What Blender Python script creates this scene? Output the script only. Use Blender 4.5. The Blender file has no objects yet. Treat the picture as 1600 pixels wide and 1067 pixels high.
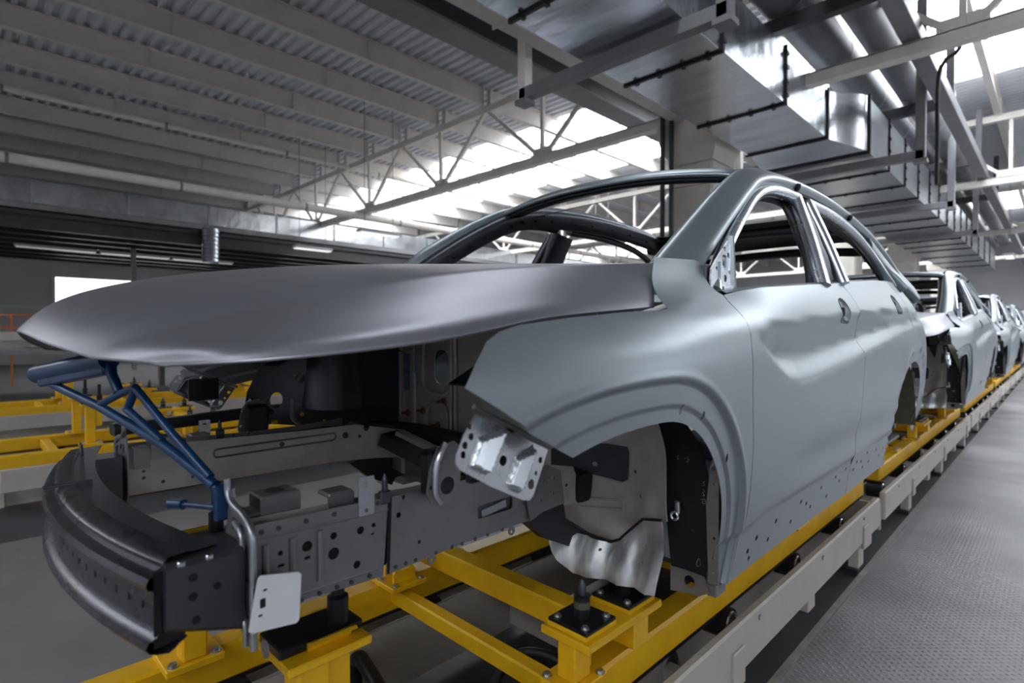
import bpy, bmesh, math, random
import numpy as np
from mathutils import Vector, Matrix
from mathutils.geometry import delaunay_2d_cdt

SC = bpy.context.scene
COL = SC.collection
R = math.radians

# ------------------------------------------------------------------ camera
cam_data = bpy.data.cameras.new('camera')
cam = bpy.data.objects.new('camera', cam_data)
COL.objects.link(cam)
cam.location = (1.48, 0.0, 1.45)
cam.rotation_euler = (R(90 - 0.9), 0, R(44.8))
cam_data.sensor_width = 36.0
cam_data.lens = 865.0 / 1600.0 * 36.0
cam_data.clip_start = 0.02
cam_data.clip_end = 300
cam_data.dof.use_dof = True
cam_data.dof.focus_distance = 1.75
cam_data.dof.aperture_fstop = 2.8
SC.camera = cam

# ------------------------------------------------------------------ world, exposure, lights
world = bpy.data.worlds.new('sky')
SC.world = world
world.use_nodes = True
bgn = world.node_tree.nodes['Background']
bgn.inputs[0].default_value = (0.70, 0.80, 1.0, 1)
bgn.inputs[1].default_value = 1.0
SC.view_settings.view_transform = 'Standard'
SC.view_settings.look = 'None'
SC.view_settings.exposure = -0.38
SC.view_settings.gamma = 1.0
SC.view_settings.use_curve_mapping = False
SKY_EMIT = 13.0            # daylight coming through the translucent roof panels
WINDOW_EMIT = 5.0

# ------------------------------------------------------------------ materials
MATS = {}
def pmat(name, col, rough=0.5, metal=0.0, var=0.0, scale=6.0, bump=0.0, bscale=60.0, stretch=(1, 1, 1),
         emit=None, strength=0.0, col2=None, coat=0.0, rvar=0.0):
    m = bpy.data.materials.new(name)
    m.use_nodes = True
    nt = m.node_tree
    b = nt.nodes['Principled BSDF']
    b.inputs['Base Color'].default_value = (*col, 1)
    b.inputs['Roughness'].default_value = rough
    b.inputs['Metallic'].default_value = metal
    if coat:
        b.inputs['Coat Weight'].default_value = coat
    if emit is not None:
        b.inputs['Emission Color'].default_value = (*emit, 1)
        b.inputs['Emission Strength'].default_value = strength
    tc = None
    if var > 0 or bump > 0 or col2 is not None or rvar > 0:
        tc = nt.nodes.new('ShaderNodeTexCoord')
        mp = nt.nodes.new('ShaderNodeMapping')
        mp.inputs['Scale'].default_value = stretch
        nt.links.new(tc.outputs['Object'], mp.inputs['Vector'])
    if var > 0 or col2 is not None or rvar > 0:
        n = nt.nodes.new('ShaderNodeTexNoise')
        n.inputs['Scale'].default_value = scale
        n.inputs['Detail'].default_value = 5
        n.inputs['Roughness'].default_value = 0.6
        nt.links.new(mp.outputs[0], n.inputs['Vector'])
        rp = nt.nodes.new('ShaderNodeValToRGB')
        c2 = col2 if col2 is not None else tuple(max(0, c * (1 - var)) for c in col)
        c1 = col if col2 is not None else tuple(min(1, c * (1 + var)) for c in col)
        rp.color_ramp.elements[0].position = 0.32
        rp.color_ramp.elements[1].position = 0.68
        rp.color_ramp.elements[0].color = (*c2, 1)
        rp.color_ramp.elements[1].color = (*c1, 1)
        nt.links.new(n.outputs['Fac'], rp.inputs['Fac'])
        nt.links.new(rp.outputs['Color'], b.inputs['Base Color'])
        if rvar > 0:
            mr = nt.nodes.new('ShaderNodeMapRange')
            mr.inputs['To Min'].default_value = max(0.02, rough - rvar)
            mr.inputs['To Max'].default_value = min(1, rough + rvar)
            nt.links.new(n.outputs['Fac'], mr.inputs['Value'])
            nt.links.new(mr.outputs[0], b.inputs['Roughness'])
    if bump > 0:
        n2 = nt.nodes.new('ShaderNodeTexNoise')
        n2.inputs['Scale'].default_value = bscale
        n2.inputs['Detail'].default_value = 3
        nt.links.new(mp.outputs[0], n2.inputs['Vector'])
        bp = nt.nodes.new('ShaderNodeBump')
        bp.inputs['Strength'].default_value = bump
        bp.inputs['Distance'].default_value = 0.02
        nt.links.new(n2.outputs['Fac'], bp.inputs['Height'])
        nt.links.new(bp.outputs['Normal'], b.inputs['Normal'])
    MATS[name] = m
    return m

pmat('galv_panel', (0.33, 0.375, 0.405), 0.37, 0.80, var=0.05, scale=3.0, rvar=0.05)
pmat('steel_hood', (0.305, 0.305, 0.345), 0.38, 0.80, var=0.05, scale=2.5, rvar=0.05)
pmat('steel_bright', (0.62, 0.66, 0.71), 0.26, 0.95, var=0.08, scale=7.0, rvar=0.08)
pmat('steel_mid', (0.215, 0.21, 0.222), 0.40, 0.60, var=0.14, scale=5.0, rvar=0.08)
pmat('steel_dark', (0.085, 0.088, 0.105), 0.36, 0.75, var=0.15, scale=6.0, rvar=0.06)
pmat('steel_beam', (0.105, 0.107, 0.125), 0.28, 0.85, var=0.12, scale=8.0, rvar=0.06)
pmat('steel_black', (0.022, 0.023, 0.028), 0.42, 0.5, var=0.25, scale=6.0)
pmat('inner_grey', (0.42, 0.405, 0.40), 0.48, 0.35, var=0.18, scale=6.0, rvar=0.08)
pmat('inner_silver', (0.62, 0.64, 0.65), 0.36, 0.75, var=0.30, scale=5.0, stretch=(3, 3, 0.7), rvar=0.1)
pmat('felt_dark', (0.035, 0.038, 0.048), 0.75, 0.0, var=0.2, scale=12)
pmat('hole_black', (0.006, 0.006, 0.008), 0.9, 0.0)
pmat('sealant', (0.012, 0.012, 0.014), 0.35, 0.0)
pmat('rust', (0.20, 0.085, 0.03), 0.7, 0.2, var=0.4, scale=40)
pmat('blue_patch', (0.13, 0.22, 0.36), 0.45, 0.1, var=0.3, scale=30)
pmat('steel_satin', (0.36, 0.385, 0.42), 0.33, 0.85, var=0.10, scale=8.0, rvar=0.06)
pmat('blue_paint', (0.004, 0.036, 0.115), 0.33, 0.1, var=0.12, scale=20, coat=0.08)
pmat('yellow_paint', (0.86, 0.50, 0.008), 0.40, 0.0, var=0.10, scale=9, col2=(0.76, 0.42, 0.005), bump=0.05, bscale=220)
pmat('black_steel', (0.016, 0.017, 0.02), 0.38, 0.4, var=0.3, scale=25)
pmat('rubber', (0.012, 0.012, 0.013), 0.55, 0.0)
pmat('olive_pad', (0.10, 0.098, 0.062), 0.6, 0.0, var=0.2, scale=20)
pmat('bolt_zinc', (0.45, 0.46, 0.47), 0.32, 0.9)
pmat('beige_paint', (0.50, 0.465, 0.425), 0.5, 0.0, var=0.06, scale=4, bump=0.03, bscale=120)
pmat('white_card', (0.74, 0.77, 0.80), 0.55, 0.0, var=0.03, scale=15)
pmat('concrete', (0.16, 0.154, 0.155), 0.62, 0.0, var=0.12, scale=1.6, bump=0.08, bscale=40, rvar=0.08)
pmat('trough', (0.06, 0.062, 0.07), 0.5, 0.1, var=0.2, scale=3)
pmat('kerb_steel', (0.34, 0.335, 0.32), 0.45, 0.3, var=0.15, scale=10)
pmat('deck_white', (0.68, 0.71, 0.76), 0.5, 0.05, var=0.05, scale=2.0)
pmat('purlin_paint', (0.74, 0.70, 0.66), 0.55, 0.0, var=0.05, scale=2.0)
pmat('truss_paint', (0.82, 0.775, 0.72), 0.5, 0.0, var=0.06, scale=3.0)
pmat('grey_paint', (0.24, 0.24, 0.255), 0.45, 0.1, var=0.10, scale=3.0)
pmat('dark_paint', (0.045, 0.046, 0.052), 0.5, 0.1, var=0.15, scale=3.0)
pmat('duct_zinc', (0.56, 0.60, 0.65), 0.22, 0.95, var=0.16, scale=1.6, bump=0.55, bscale=2.2, stretch=(0.5, 1.6, 1.0), rvar=0.12)
pmat('duct_zinc_dull', (0.40, 0.43, 0.47), 0.36, 0.9, var=0.12, scale=2.0, bump=0.08, bscale=3.0, rvar=0.08)
pmat('pipe_lag', (0.15, 0.155, 0.17), 0.55, 0.4, var=0.10, scale=2.0)
pmat('skylight', (0.85, 0.88, 0.92), 0.6, 0.0, emit=(0.90, 0.95, 1.0), strength=SKY_EMIT)
pmat('window_pane', (0.85, 0.88, 0.92), 0.4, 0.0, emit=(0.88, 0.94, 1.0), strength=WINDOW_EMIT)
pmat('window_frame', (0.62, 0.63, 0.64), 0.4, 0.0)
pmat('wall_panel', (0.52, 0.52, 0.53), 0.6, 0.0, var=0.05, scale=1.0)
pmat('column_paint', (0.68, 0.635, 0.57), 0.6, 0.0, var=0.07, scale=2.5)
pmat('orange_paint', (0.55, 0.14, 0.03), 0.45, 0.0)
pmat('lamp_white', (0.8, 0.8, 0.8), 0.4, 0.0, emit=(1, 1, 1), strength=1.2)
pmat('lamp_dim', (0.7, 0.7, 0.7), 0.4, 0.0, emit=(1, 1, 1), strength=0.35)
pmat('chalk', (0.42, 0.41, 0.40), 0.9, 0.0)

def walkway_material():
    """worn checker plate: raised lozenges as fine relief, stains and scuffs"""
    m = bpy.data.materials.new('checker_plate')
    m.use_nodes = True
    nt = m.node_tree
    b = nt.nodes['Principled BSDF']
    b.inputs['Metallic'].default_value = 0.35
    tc = nt.nodes.new('ShaderNodeTexCoord')
    def wave(rot):
        mp = nt.nodes.new('ShaderNodeMapping')
        mp.inputs['Rotation'].default_value = (0, 0, rot)
        nt.links.new(tc.outputs['Object'], mp.inputs['Vector'])
        w = nt.nodes.new('ShaderNodeTexWave')
        w.inputs['Scale'].default_value = 11.0
        w.inputs['Distortion'].default_value = 0.0
        nt.links.new(mp.outputs[0], w.inputs['Vector'])
        return w
    w1, w2 = wave(R(45)), wave(R(-45))
    mx = nt.nodes.new('ShaderNodeMath'); mx.operation = 'MULTIPLY'
    nt.links.new(w1.outputs['Fac'], mx.inputs[0]); nt.links.new(w2.outputs['Fac'], mx.inputs[1])
    pw = nt.nodes.new('ShaderNodeMath'); pw.operation = 'POWER'; pw.inputs[1].default_value = 2.0
    nt.links.new(mx.outputs[0], pw.inputs[0])
    bp = nt.nodes.new('ShaderNodeBump'); bp.inputs['Strength'].default_value = 0.40; bp.inputs['Distance'].default_value = 0.005
    nt.links.new(pw.outputs[0], bp.inputs['Height'])
    nt.links.new(bp.outputs['Normal'], b.inputs['Normal'])
    n = nt.nodes.new('ShaderNodeTexNoise'); n.inputs['Scale'].default_value = 1.3; n.inputs['Detail'].default_value = 6
    nt.links.new(tc.outputs['Object'], n.inputs['Vector'])
    rp = nt.nodes.new('ShaderNodeValToRGB')
    rp.color_ramp.elements[0].position = 0.30; rp.color_ramp.elements[0].color = (0.20, 0.195, 0.205, 1)
    rp.color_ramp.elements[1].position = 0.62; rp.color_ramp.elements[1].color = (0.34, 0.33, 0.345, 1)
    nt.links.new(n.outputs['Fac'], rp.inputs['Fac'])
    nt.links.new(rp.outputs['Color'], b.inputs['Base Color'])
    mr = nt.nodes.new('ShaderNodeMapRange'); mr.inputs['To Min'].default_value = 0.42; mr.inputs['To Max'].default_value = 0.62
    nt.links.new(n.outputs['Fac'], mr.inputs['Value']); nt.links.new(mr.outputs[0], b.inputs['Roughness'])
    MATS['checker_plate'] = m
walkway_material()

# ------------------------------------------------------------------ helpers
def link(o, parent=None):
    COL.objects.link(o)
    if parent is not None:
        o.parent = parent
        o.location = -parent.location if parent.parent is None else (0, 0, 0)
    return o

def mk(name, V, F, mat, parent=None, smooth=False, auto=None):
    me = bpy.data.meshes.new(name)
    me.from_pydata([tuple(v) for v in V], [], [tuple(f) for f in F])
    me.update()
    if smooth:
        me.polygons.foreach_set('use_smooth', [True] * len(me.polygons))
        if auto is not None:
            me.set_sharp_from_angle(angle=R(auto))
    me.materials.append(MATS[mat])
    o = bpy.data.objects.new(name, me)
    return link(o, parent)

def thing(name, label, cat, loc=(0, 0, 0), group=None):
    o = bpy.data.objects.new(name, None)
    COL.objects.link(o)
    o.location = loc
    o.empty_display_size = 0.1
    o['label'] = label
    o['category'] = cat
    if group:
        o['group'] = group
    return o

def tag(o, label, cat, group=None):
    o['label'] = label; o['category'] = cat
    if group: o['group'] = group
    return o

def struct(o, label=None, cat=None):
    o['kind'] = 'structure'
    if label: o['label'] = label
    if cat: o['category'] = cat
    return o

def sroot(name, label=None, cat=None, loc=(0, 0, 0)):
    o = bpy.data.objects.new(name, None)
    COL.objects.link(o)
    o.location = loc
    return struct(o, label, cat)

def dup(root, loc, label=None, group=None):
    def rec(o, parent):
        c = o.copy()
        COL.objects.link(c)
        c.parent = parent
        for ch in o.children:
            rec(ch, c)
        return c
    r = rec(root, None)
    r.location = loc
    if label: r['label'] = label
    if group: r['group'] = group
    return r

class MB:
    """collects shapes into one mesh"""
    def __init__(s):
        s.V, s.F = [], []
    def add(s, V, F):
        n = len(s.V)
        s.V += [tuple(v) for v in V]
        s.F += [tuple(i + n for i in f) for f in F]
        return s
    def box(s, x0, x1, y0, y1, z0, z1, c=0.0, M=None):
        """box with chamfer c on all edges"""
        if x0 > x1: x0, x1 = x1, x0
        if y0 > y1: y0, y1 = y1, y0
        if z0 > z1: z0, z1 = z1, z0
        if c <= 0:
            V = [(x, y, z) for z in (z0, z1) for y in (y0, y1) for x in (x0, x1)]
            F = [(0, 2, 3, 1), (4, 5, 7, 6), (0, 1, 5, 4), (2, 6, 7, 3), (0, 4, 6, 2), (1, 3, 7, 5)]
        else:
            c = min(c, (x1 - x0) * .45, (y1 - y0) * .45, (z1 - z0) * .45)
            def ring(z, i):
                return [(x0 + i, y0 + 0, z), (x1 - i, y0, z), (x1, y0 + i, z), (x1, y1 - i, z),
                        (x1 - i, y1, z), (x0 + i, y1, z), (x0, y1 - i, z), (x0, y0 + i, z)]
            def ring_in(z):
                return [(x0 + c, y0 + c, z), (x1 - c, y0 + c, z), (x1 - c, y0 + c, z), (x1 - c, y1 - c, z),
                        (x1 - c, y1 - c, z), (x0 + c, y1 - c, z), (x0 + c, y1 - c, z), (x0 + c, y0 + c, z)]
            V = ring(z0 + c, c) + ring(z1 - c, c) + [(x0 + c, y0 + c, z0), (x1 - c, y0 + c, z0), (x1 - c, y1 - c, z0), (x0 + c, y1 - c, z0),
                 (x0 + c, y0 + c, z1), (x1 - c, y0 + c, z1), (x1 - c, y1 - c, z1), (x0 + c, y1 - c, z1)]
            F = [(i, (i + 1) % 8, 8 + (i + 1) % 8, 8 + i) for i in range(8)]
            F += [(19, 18, 17, 16), (20, 21, 22, 23)]
            b, t = 16, 20
            F += [(b, b + 1, 1, 0), (b + 1, 2, 1), (b + 1, b + 2, 3, 2), (b + 2, 4, 3), (b + 2, b + 3, 5, 4), (b + 3, 6, 5), (b + 3, b, 7, 6), (b, 0, 7)]
            F += [(8, 9, t + 1, t), (9, 10, t + 1), (10, 11, t + 2, t + 1), (11, 12, t + 2), (12, 13, t + 3, t + 2), (13, 14, t + 3), (14, 15, t, t + 3), (15, 8, t)]
        if M is not None:
            V = [tuple(M @ Vector(v)) for v in V]
        return s.add(V, F)
    def bar(s, a, b, w, h, up=(0, 0, 1), c=0.0, ext=0.0):
        """box beam from a to b"""
        a, b = Vector(a), Vector(b)
        d = (b - a); L = d.length; d.normalize()
        up = Vector(up)
        sx = d.cross(up)
        if sx.length < 1e-4: sx = d.cross(Vector((1, 0, 0)))
        sx.normalize(); uz = sx.cross(d)
        M = Matrix((( *sx, 0), (*d, 0), (*uz, 0), (0, 0, 0, 1))).transposed()
        M.translation = a
        return s.box(-w / 2, w / 2, -ext, L + ext, -h / 2, h / 2, c, M)
    def tube(s, pts, r, n=12, cap=True, closed=False):
        pts = [Vector(p) for p in pts]
        rs = r if isinstance(r, (list, tuple)) else [r] * len(pts)
        V = []; prev = None
        for i, p in enumerate(pts):
            if closed: t = pts[(i + 1) % len(pts)] - pts[i - 1]
            elif i == 0: t = pts[1] - pts[0]
            elif i == len(pts) - 1: t = pts[-1] - pts[-2]
            else: t = (pts[i + 1] - p).normalized() + (p - pts[i - 1]).normalized()
            t.normalize()
            if prev is None:
                a = t.cross(Vector((0, 0, 1)))
                if a.length < 1e-3: a = t.cross(Vector((1, 0, 0)))
            else:
                a = prev - t * prev.dot(t)
            a.normalize(); prev = a
            b = t.cross(a)
            for k in range(n):
                an = 2 * math.pi * k / n
                V.append(p + (a * math.cos(an) + b * math.sin(an)) * rs[i])
        F = []; m = len(pts)
        for i in range(m if closed else m - 1):
            j = (i + 1) % m
            for k in range(n):
                F.append((i * n + k, i * n + (k + 1) % n, j * n + (k + 1) % n, j * n + k))
        if cap and not closed:
            F.append(tuple(range(n - 1, -1, -1))); F.append(tuple((m - 1) * n + k for k in range(n)))
        return s.add(V, F)
    def cyl(s, a, b, r, n=16, r2=None):
        return s.tube([a, b], [r, r if r2 is None else r2], n)
    def build(s, name, mat, parent=None, smooth=False, auto=35):
        return mk(name, s.V, s.F, mat, parent, smooth, auto)

def sweep(path, profile, up=(0, 0, 1), closed_profile=True, scales=None, ups=None):
    """profile [(u,v)]: u sideways, v along 'up'"""
    path = [Vector(p) for p in path]; V = []; n = len(profile)
    for i, p in enumerate(path):
        if i == 0: t = path[1] - p
        elif i == len(path) - 1: t = p - path[-2]
        else: t = path[i + 1] - path[i - 1]
        t.normalize()
        u_ = Vector(ups[i] if ups else up)
        a = t.cross(u_); a.normalize(); b = a.cross(t)
        sc = scales[i] if scales else 1
        for (x, y) in profile:
            V.append(p + a * x * sc + b * y * sc)
    F = []
    for i in range(len(path) - 1):
        for k in range(n if closed_profile else n - 1):
            k2 = (k + 1) % n
            F.append((i * n + k, i * n + k2, (i + 1) * n + k2, (i + 1) * n + k))
    if closed_profile:
        F.append(tuple(range(n - 1, -1, -1))); m = len(path) - 1
        F.append(tuple(m * n + k for k in range(n)))
    return V, F

def crom(P, n=8, closed=False):
    """Catmull-Rom through points"""
    P = [np.array(p, float) for p in P]; out = []
    N = len(P)
    rng = range(N) if closed else range(N - 1)
    for i in rng:
        p1, p2 = P[i], P[(i + 1) % N]
        p0 = P[i - 1] if (closed or i > 0) else 2 * p1 - p2
        p3 = P[(i + 2) % N] if (closed or i + 2 < N) else 2 * p2 - p1
        for k in range(n):
            t = k / n
            out.append(0.5 * ((2 * p1) + (-p0 + p2) * t + (2 * p0 - 5 * p1 + 4 * p2 - p3) * t * t + (-p0 + 3 * p1 - 3 * p2 + p3) * t ** 3))
    if not closed: out.append(P[-1])
    return [tuple(o) for o in out]

def circ(cx, cy, r, n=12, ry=None, a0=0.0):
    ry = r if ry is None else ry
    return [(cx + r * math.cos(a0 + 2 * math.pi * k / n), cy + ry * math.sin(a0 + 2 * math.pi * k / n)) for k in range(n)]

def rrect(x0, x1, y0, y1, r, n=4):
    P = []
    for (cx, cy, a) in ((x1 - r, y1 - r, 0), (x0 + r, y1 - r, 90), (x0 + r, y0 + r, 180), (x1 - r, y0 + r, 270)):
        for k in range(n + 1):
            an = R(a + 90 * k / n); P.append((cx + r * math.cos(an), cy + r * math.sin(an)))
    return P

def inpoly(P, x, y):
    c = False; j = len(P) - 1
    for i in range(len(P)):
        if ((P[i][1] > y) != (P[j][1] > y)) and (x < (P[j][0] - P[i][0]) * (y - P[i][1]) / (P[j][1] - P[i][1]) + P[i][0]):
            c = not c
        j = i
    return c

def resample(P, d):
    out = []
    for i in range(len(P)):
        a, b = P[i], P[(i + 1) % len(P)]
        L = math.hypot(b[0] - a[0], b[1] - a[1]); k = max(1, int(round(L / d)))
        for j in range(k):
            out.append((a[0] + (b[0] - a[0]) * j / k, a[1] + (b[1] - a[1]) * j / k))
    return out

def cdt(poly, holes=(), grid=None, edge=None, extra=()):
    """constrained triangulation of a polygon with holes; returns 2-D verts, tris, boundary loops"""
    loops = [poly] + list(holes)
    if edge: loops = [resample(l, edge) for l in loops]
    pts, edges = [], []
    for l in loops:
        n0 = len(pts); pts += l
        edges += [(n0 + i, n0 + (i + 1) % len(l)) for i in range(len(l))]
    for (x, y) in extra:
        if inpoly(poly, x, y) and not any(inpoly(h, x, y) for h in holes):
            q = np.array(pts)
            if np.min((q[:, 0] - x) ** 2 + (q[:, 1] - y) ** 2) > 9e-6: pts.append((x, y))
    if grid:
        gx, gy = grid
        xs = [p[0] for p in poly]; ys = [p[1] for p in poly]
        bx = np.array([p for p in pts])
        x = min(xs)
        row = 0
        y = min(ys)
        while y < max(ys):
            x = min(xs) + (gx / 2 if row % 2 else 0)
            while x < max(xs):
                if inpoly(poly, x, y) and not any(inpoly(h, x, y) for h in holes):
                    dd = np.min(((bx[:, 0] - x) / gx) ** 2 + ((bx[:, 1] - y) / gy) ** 2)
                    if dd > 0.2: pts.append((x, y))
                x += gx
            y += gy; row += 1
    r = delaunay_2d_cdt([Vector(p) for p in pts], edges, [], 0, 1e-6)
    vs = [(v.x, v.y) for v in r[0]]
    tris = []
    for f in r[2]:
        cx = sum(vs[i][0] for i in f) / len(f); cy = sum(vs[i][1] for i in f) / len(f)
        if inpoly(loops[0], cx, cy) and not any(inpoly(h, cx, cy) for h in loops[1:]):
            tris.append(tuple(f))
    return vs, tris

def bound_edges(tris):
    cnt = {}
    for f in tris:
        for i in range(len(f)):
            a, b = f[i], f[(i + 1) % len(f)]
            cnt[(a, b)] = cnt.get((a, b), 0) + 1
    return [e for e in cnt if (e[1], e[0]) not in cnt]

def plate(poly, holes, O, A, B, t, mat=None, name=None, parent=None, mb=None, edge=None):
    """flat sheet with real holes: 2-D polygon placed at O along axes A and B, thickness t along A x B"""
    O, A, B = Vector(O), Vector(A).normalized(), Vector(B).normalized()
    N = A.cross(B)
    vs, tris = cdt(poly, holes, edge=edge)
    n = len(vs)
    V = [O + A * x + B * y + N * (t / 2) for x, y in vs] + [O + A * x + B * y - N * (t / 2) for x, y in vs]
    F = [f for f in tris] + [tuple(i + n for i in reversed(f)) for f in tris]
    for a, b in bound_edges(tris):
        F.append((b, a, a + n, b + n))
    if mb is not None:
        return mb.add(V, F)
    return mk(name, V, F, mat, parent)

def sstep(x, a, b):
    t = min(1, max(0, (x - a) / (b - a))); return t * t * (3 - 2 * t)

def hexbolt(mb, p, n, r=0.011, h=0.009):
    p, n = Vector(p), Vector(n).normalized()
    mb.cyl(p, p + n * h * 0.3, r * 1.35, 16)
    mb.tube([p + n * h * 0.3, p + n * h], r, 6)
# ================================================================== THE HALL
PURLIN_X = [-11.3 - 2.25 * i for i in range(10)] + [-11.3 + 2.25 * i for i in range(1, 12)]
PURLIN_X.sort()
PZ0, PZ1 = 8.45, 9.0
TRUSS_Y = [-0.3, 11.7, 23.7, 35.7, 47.7]
BANDS = [(-11.5, -8.2), (15.0, 21.5), (39.0, 45.5)]  # first band is unseen, added behind the camera for the hood nose highlight
X0, X1, Y0, Y1 = -32.0, 14.0, -14.0, 60.0

# floor: light concrete, dark conveyor troughs, checker-plate walkway with steel edging
LINES = [0.0, -5.1, -8.9, -15.0]
mb = MB().box(X0, X1, Y0, Y1, -0.3, -0.03)
floor = struct(mb.build('floor', 'concrete'))
def slab(name, x0, x1, mat, z=0.0, y0=Y0, y1=Y1):
    return MB().box(x0, x1, y0, y1, -0.03, z, 0.0).build(name, mat, floor)
slab('walkway_plate', 0.664, 6.0, 'checker_plate', 0.0)
slab('kerb_strip', 0.632, 0.662, 'kerb_steel', 0.006)
slab('walkway_slab', 6.0, X1, 'concrete', 0.0)
prev = 0.628
for i, lx in enumerate(LINES[:3]):
    slab('trough_base', lx - (1.0 if i > 1 else 1.2) if i else -0.62, lx + (1.42 if i == 1 else 1.0) if i else 0.632, 'trough' if i else 'trough', -0.012)
slab('aisle_slab', -3.68, -0.62, 'concrete', 0.0)
slab('aisle_slab', -7.9, -6.3, 'concrete', 0.0)
slab('aisle_slab', X0, -9.9, 'concrete', 0.0)

# walls
wl = struct(MB().box(X0 - 0.2, X0, Y0, Y1, 0, 9.4).build('wall_left', 'wall_panel'))
struct(MB().box(X1, X1 + 0.2, Y0, Y1, 0, 9.4).build('wall_right', 'wall_panel'))
struct(MB().box(X0, X1, Y1, Y1 + 0.2, 0, 9.4).build('wall_back', 'wall_panel'))
struct(MB().box(X0, X1, Y0 - 0.2, Y0, 0, 9.4).build('wall_front', 'wall_panel'))
for k in range(15):      # sandwich-panel joints of the left wall
    MB().box(X0, X0 + 0.03, Y0 + 5 * k, Y0 + 5 * k + 0.06, 0, 4.8).build('panel_joint', 'wall_panel', wl)
MB().box(X0, X0 + 0.12, Y0, Y1, 2.55, 2.7).build('sill_rail', 'window_frame', wl)

def wall_window(i, y0, y1, z0, z1, X0=X0, d=1):
    w = sroot('window_%d' % i, loc=(X0, (y0 + y1) / 2, z0))
    f = MB()
    f.box(X0, X0 + d * 0.10, y0 - 0.12, y1 + 0.12, z1, z1 + 0.12).box(X0, X0 + d * 0.10, y0 - 0.12, y1 + 0.12, z0 - 0.12, z0)
    f.box(X0, X0 + d * 0.10, y0 - 0.12, y0, z0, z1).box(X0, X0 + d * 0.10, y1, y1 + 0.12, z0, z1)
    f.box(X0, X0 + d * 0.09, (y0 + y1) / 2 - 0.06, (y0 + y1) / 2 + 0.06, z0, z1)
    f.build('window_frame', 'window_frame', w)
    ym = (y0 + y1) / 2
    MB().box(X0 + d * 0.02, X0 + d * 0.05, y0, ym - 0.06, z0, z1).build('pane', 'window_pane', w)
    MB().box(X0 + d * 0.02, X0 + d * 0.05, ym + 0.06, y1, z0, z1).build('pane', 'window_pane', w)
for i, y in enumerate((3.35, 14.0, 24.0, 34.0, 44.0)):
    wall_window(i + 1, y, y + 6.6, 2.75, 4.05)
for i, y in enumerate((-4.0, 15.0, 32.0)):  # unseen right-wall windows, added for highlights on the hood edge and bracket
    wall_window(i + 6, y, y + 6.6, 2.3, 4.6, X1, -1)

# ---- roof: trapezoidal deck over purlins, translucent panels in the daylight bands
ceiling = sroot('ceiling')
def deck(y0, y1, xa=X0, xb=X1):
    prof = []; p = 0.30; y = y0
    while y < y1 - 1e-6:
        prof += [(y, 0.0), (y + 0.10, 0.0), (y + 0.135, 0.085), (y + 0.265, 0.085)]
        y += p
    prof.append((y, 0.0))
    V = [(x, a, PZ1 + 0.015 + b) for x in (xa, xb) for a, b in prof]; n = len(prof)
    F = [(i, n + i, n + i + 1, i + 1) for i in range(n - 1)]
    mk('roof_deck', V, F, 'deck_white', ceiling)
ys = [Y0] + [v for b in BANDS for v in b] + [Y1]
RIDGE = (1.0, 7.0)         # unseen rooflight added above the near bay to brighten the hood flank
for k in range(0, len(ys), 2):
    if ys[k] < 0 < ys[k + 1]:
        deck(ys[k], RIDGE[0]); deck(RIDGE[1], ys[k + 1])
        deck(RIDGE[0], RIDGE[1], X0, -1.90); deck(RIDGE[0], RIDGE[1], -1.15, X1)
    else:
        deck(ys[k], ys[k + 1])
for xa, xb in ((-1.90, -1.15),):
    for r_ in range(4):
        ya = RIDGE[0] + (RIDGE[1] - RIDGE[0]) * r_ / 4; yb = RIDGE[0] + (RIDGE[1] - RIDGE[0]) * (r_ + 1) / 4
        MB().box(xa, xb, ya + 0.05, yb - 0.05, PZ1 + 0.05, PZ1 + 0.09).build('skylight_panel', 'skylight', ceiling)
MB().box(X0, X1, Y0, Y1, 9.32, 9.42).build('roof_slab', 'grey_paint', ceiling) if False else None
for (a, b) in BANDS:
    for i in range(len(PURLIN_X) - 1):
        xa, xb = PURLIN_X[i] + 0.10, PURLIN_X[i + 1] - 0.10
        nrow = 3
        for r_ in range(nrow):
            ya = a + (b - a) * r_ / nrow; yb = a + (b - a) * (r_ + 1) / nrow
            MB().box(xa, xb, ya + 0.05, yb - 0.05, PZ1 + 0.05, PZ1 + 0.09).build('skylight_panel', 'skylight', ceiling)
    for r_ in range(4):
        y = a + (b - a) * r_ / 3
        MB().box(X0, X1, y - 0.05, y + 0.05, PZ1 + 0.02, PZ1 + 0.14).build('skylight_bar', 'purlin_paint', ceiling)

# purlins: bent channel sections, one per bay
def purlin_mesh(L):
    t = 0.03; w = 0.17
    prof = [(-w / 2, PZ0), (w / 2, PZ0), (w / 2, PZ0 + t), (0.02, PZ0 + t), (0.02, PZ1 - t), (w / 2, PZ1 - t), (w / 2, PZ1), (-w / 2, PZ1),
            (-w / 2, PZ1 - t), (-0.02, PZ1 - t), (-0.02, PZ0 + t), (-w / 2, PZ0 + t)]
    V = [(x, y, z) for y in (0, L) for x, z in prof]; n = len(prof)
    F = [(i, (i + 1) % n, n + (i + 1) % n, n + i) for i in range(n)] + [tuple(range(n - 1, -1, -1)), tuple(range(n, 2 * n))]
    # end plates
    m = MB(); m.add(V, F)
    m.box(-0.09, 0.09, 0.0, 0.03, PZ0 - 0.05, PZ1); m.box(-0.09, 0.09, L - 0.03, L, PZ0 - 0.05, PZ1)
    m.box(-0.07, 0.07, L * 0.33, L * 0.33 + 0.015, PZ0 + t, PZ1 - t); m.box(-0.07, 0.07, L * 0.66, L * 0.66 + 0.015, PZ0 + t, PZ1 - t)
    return m
base = None
ends = [-13.9] + TRUSS_Y + [59.7]
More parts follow.
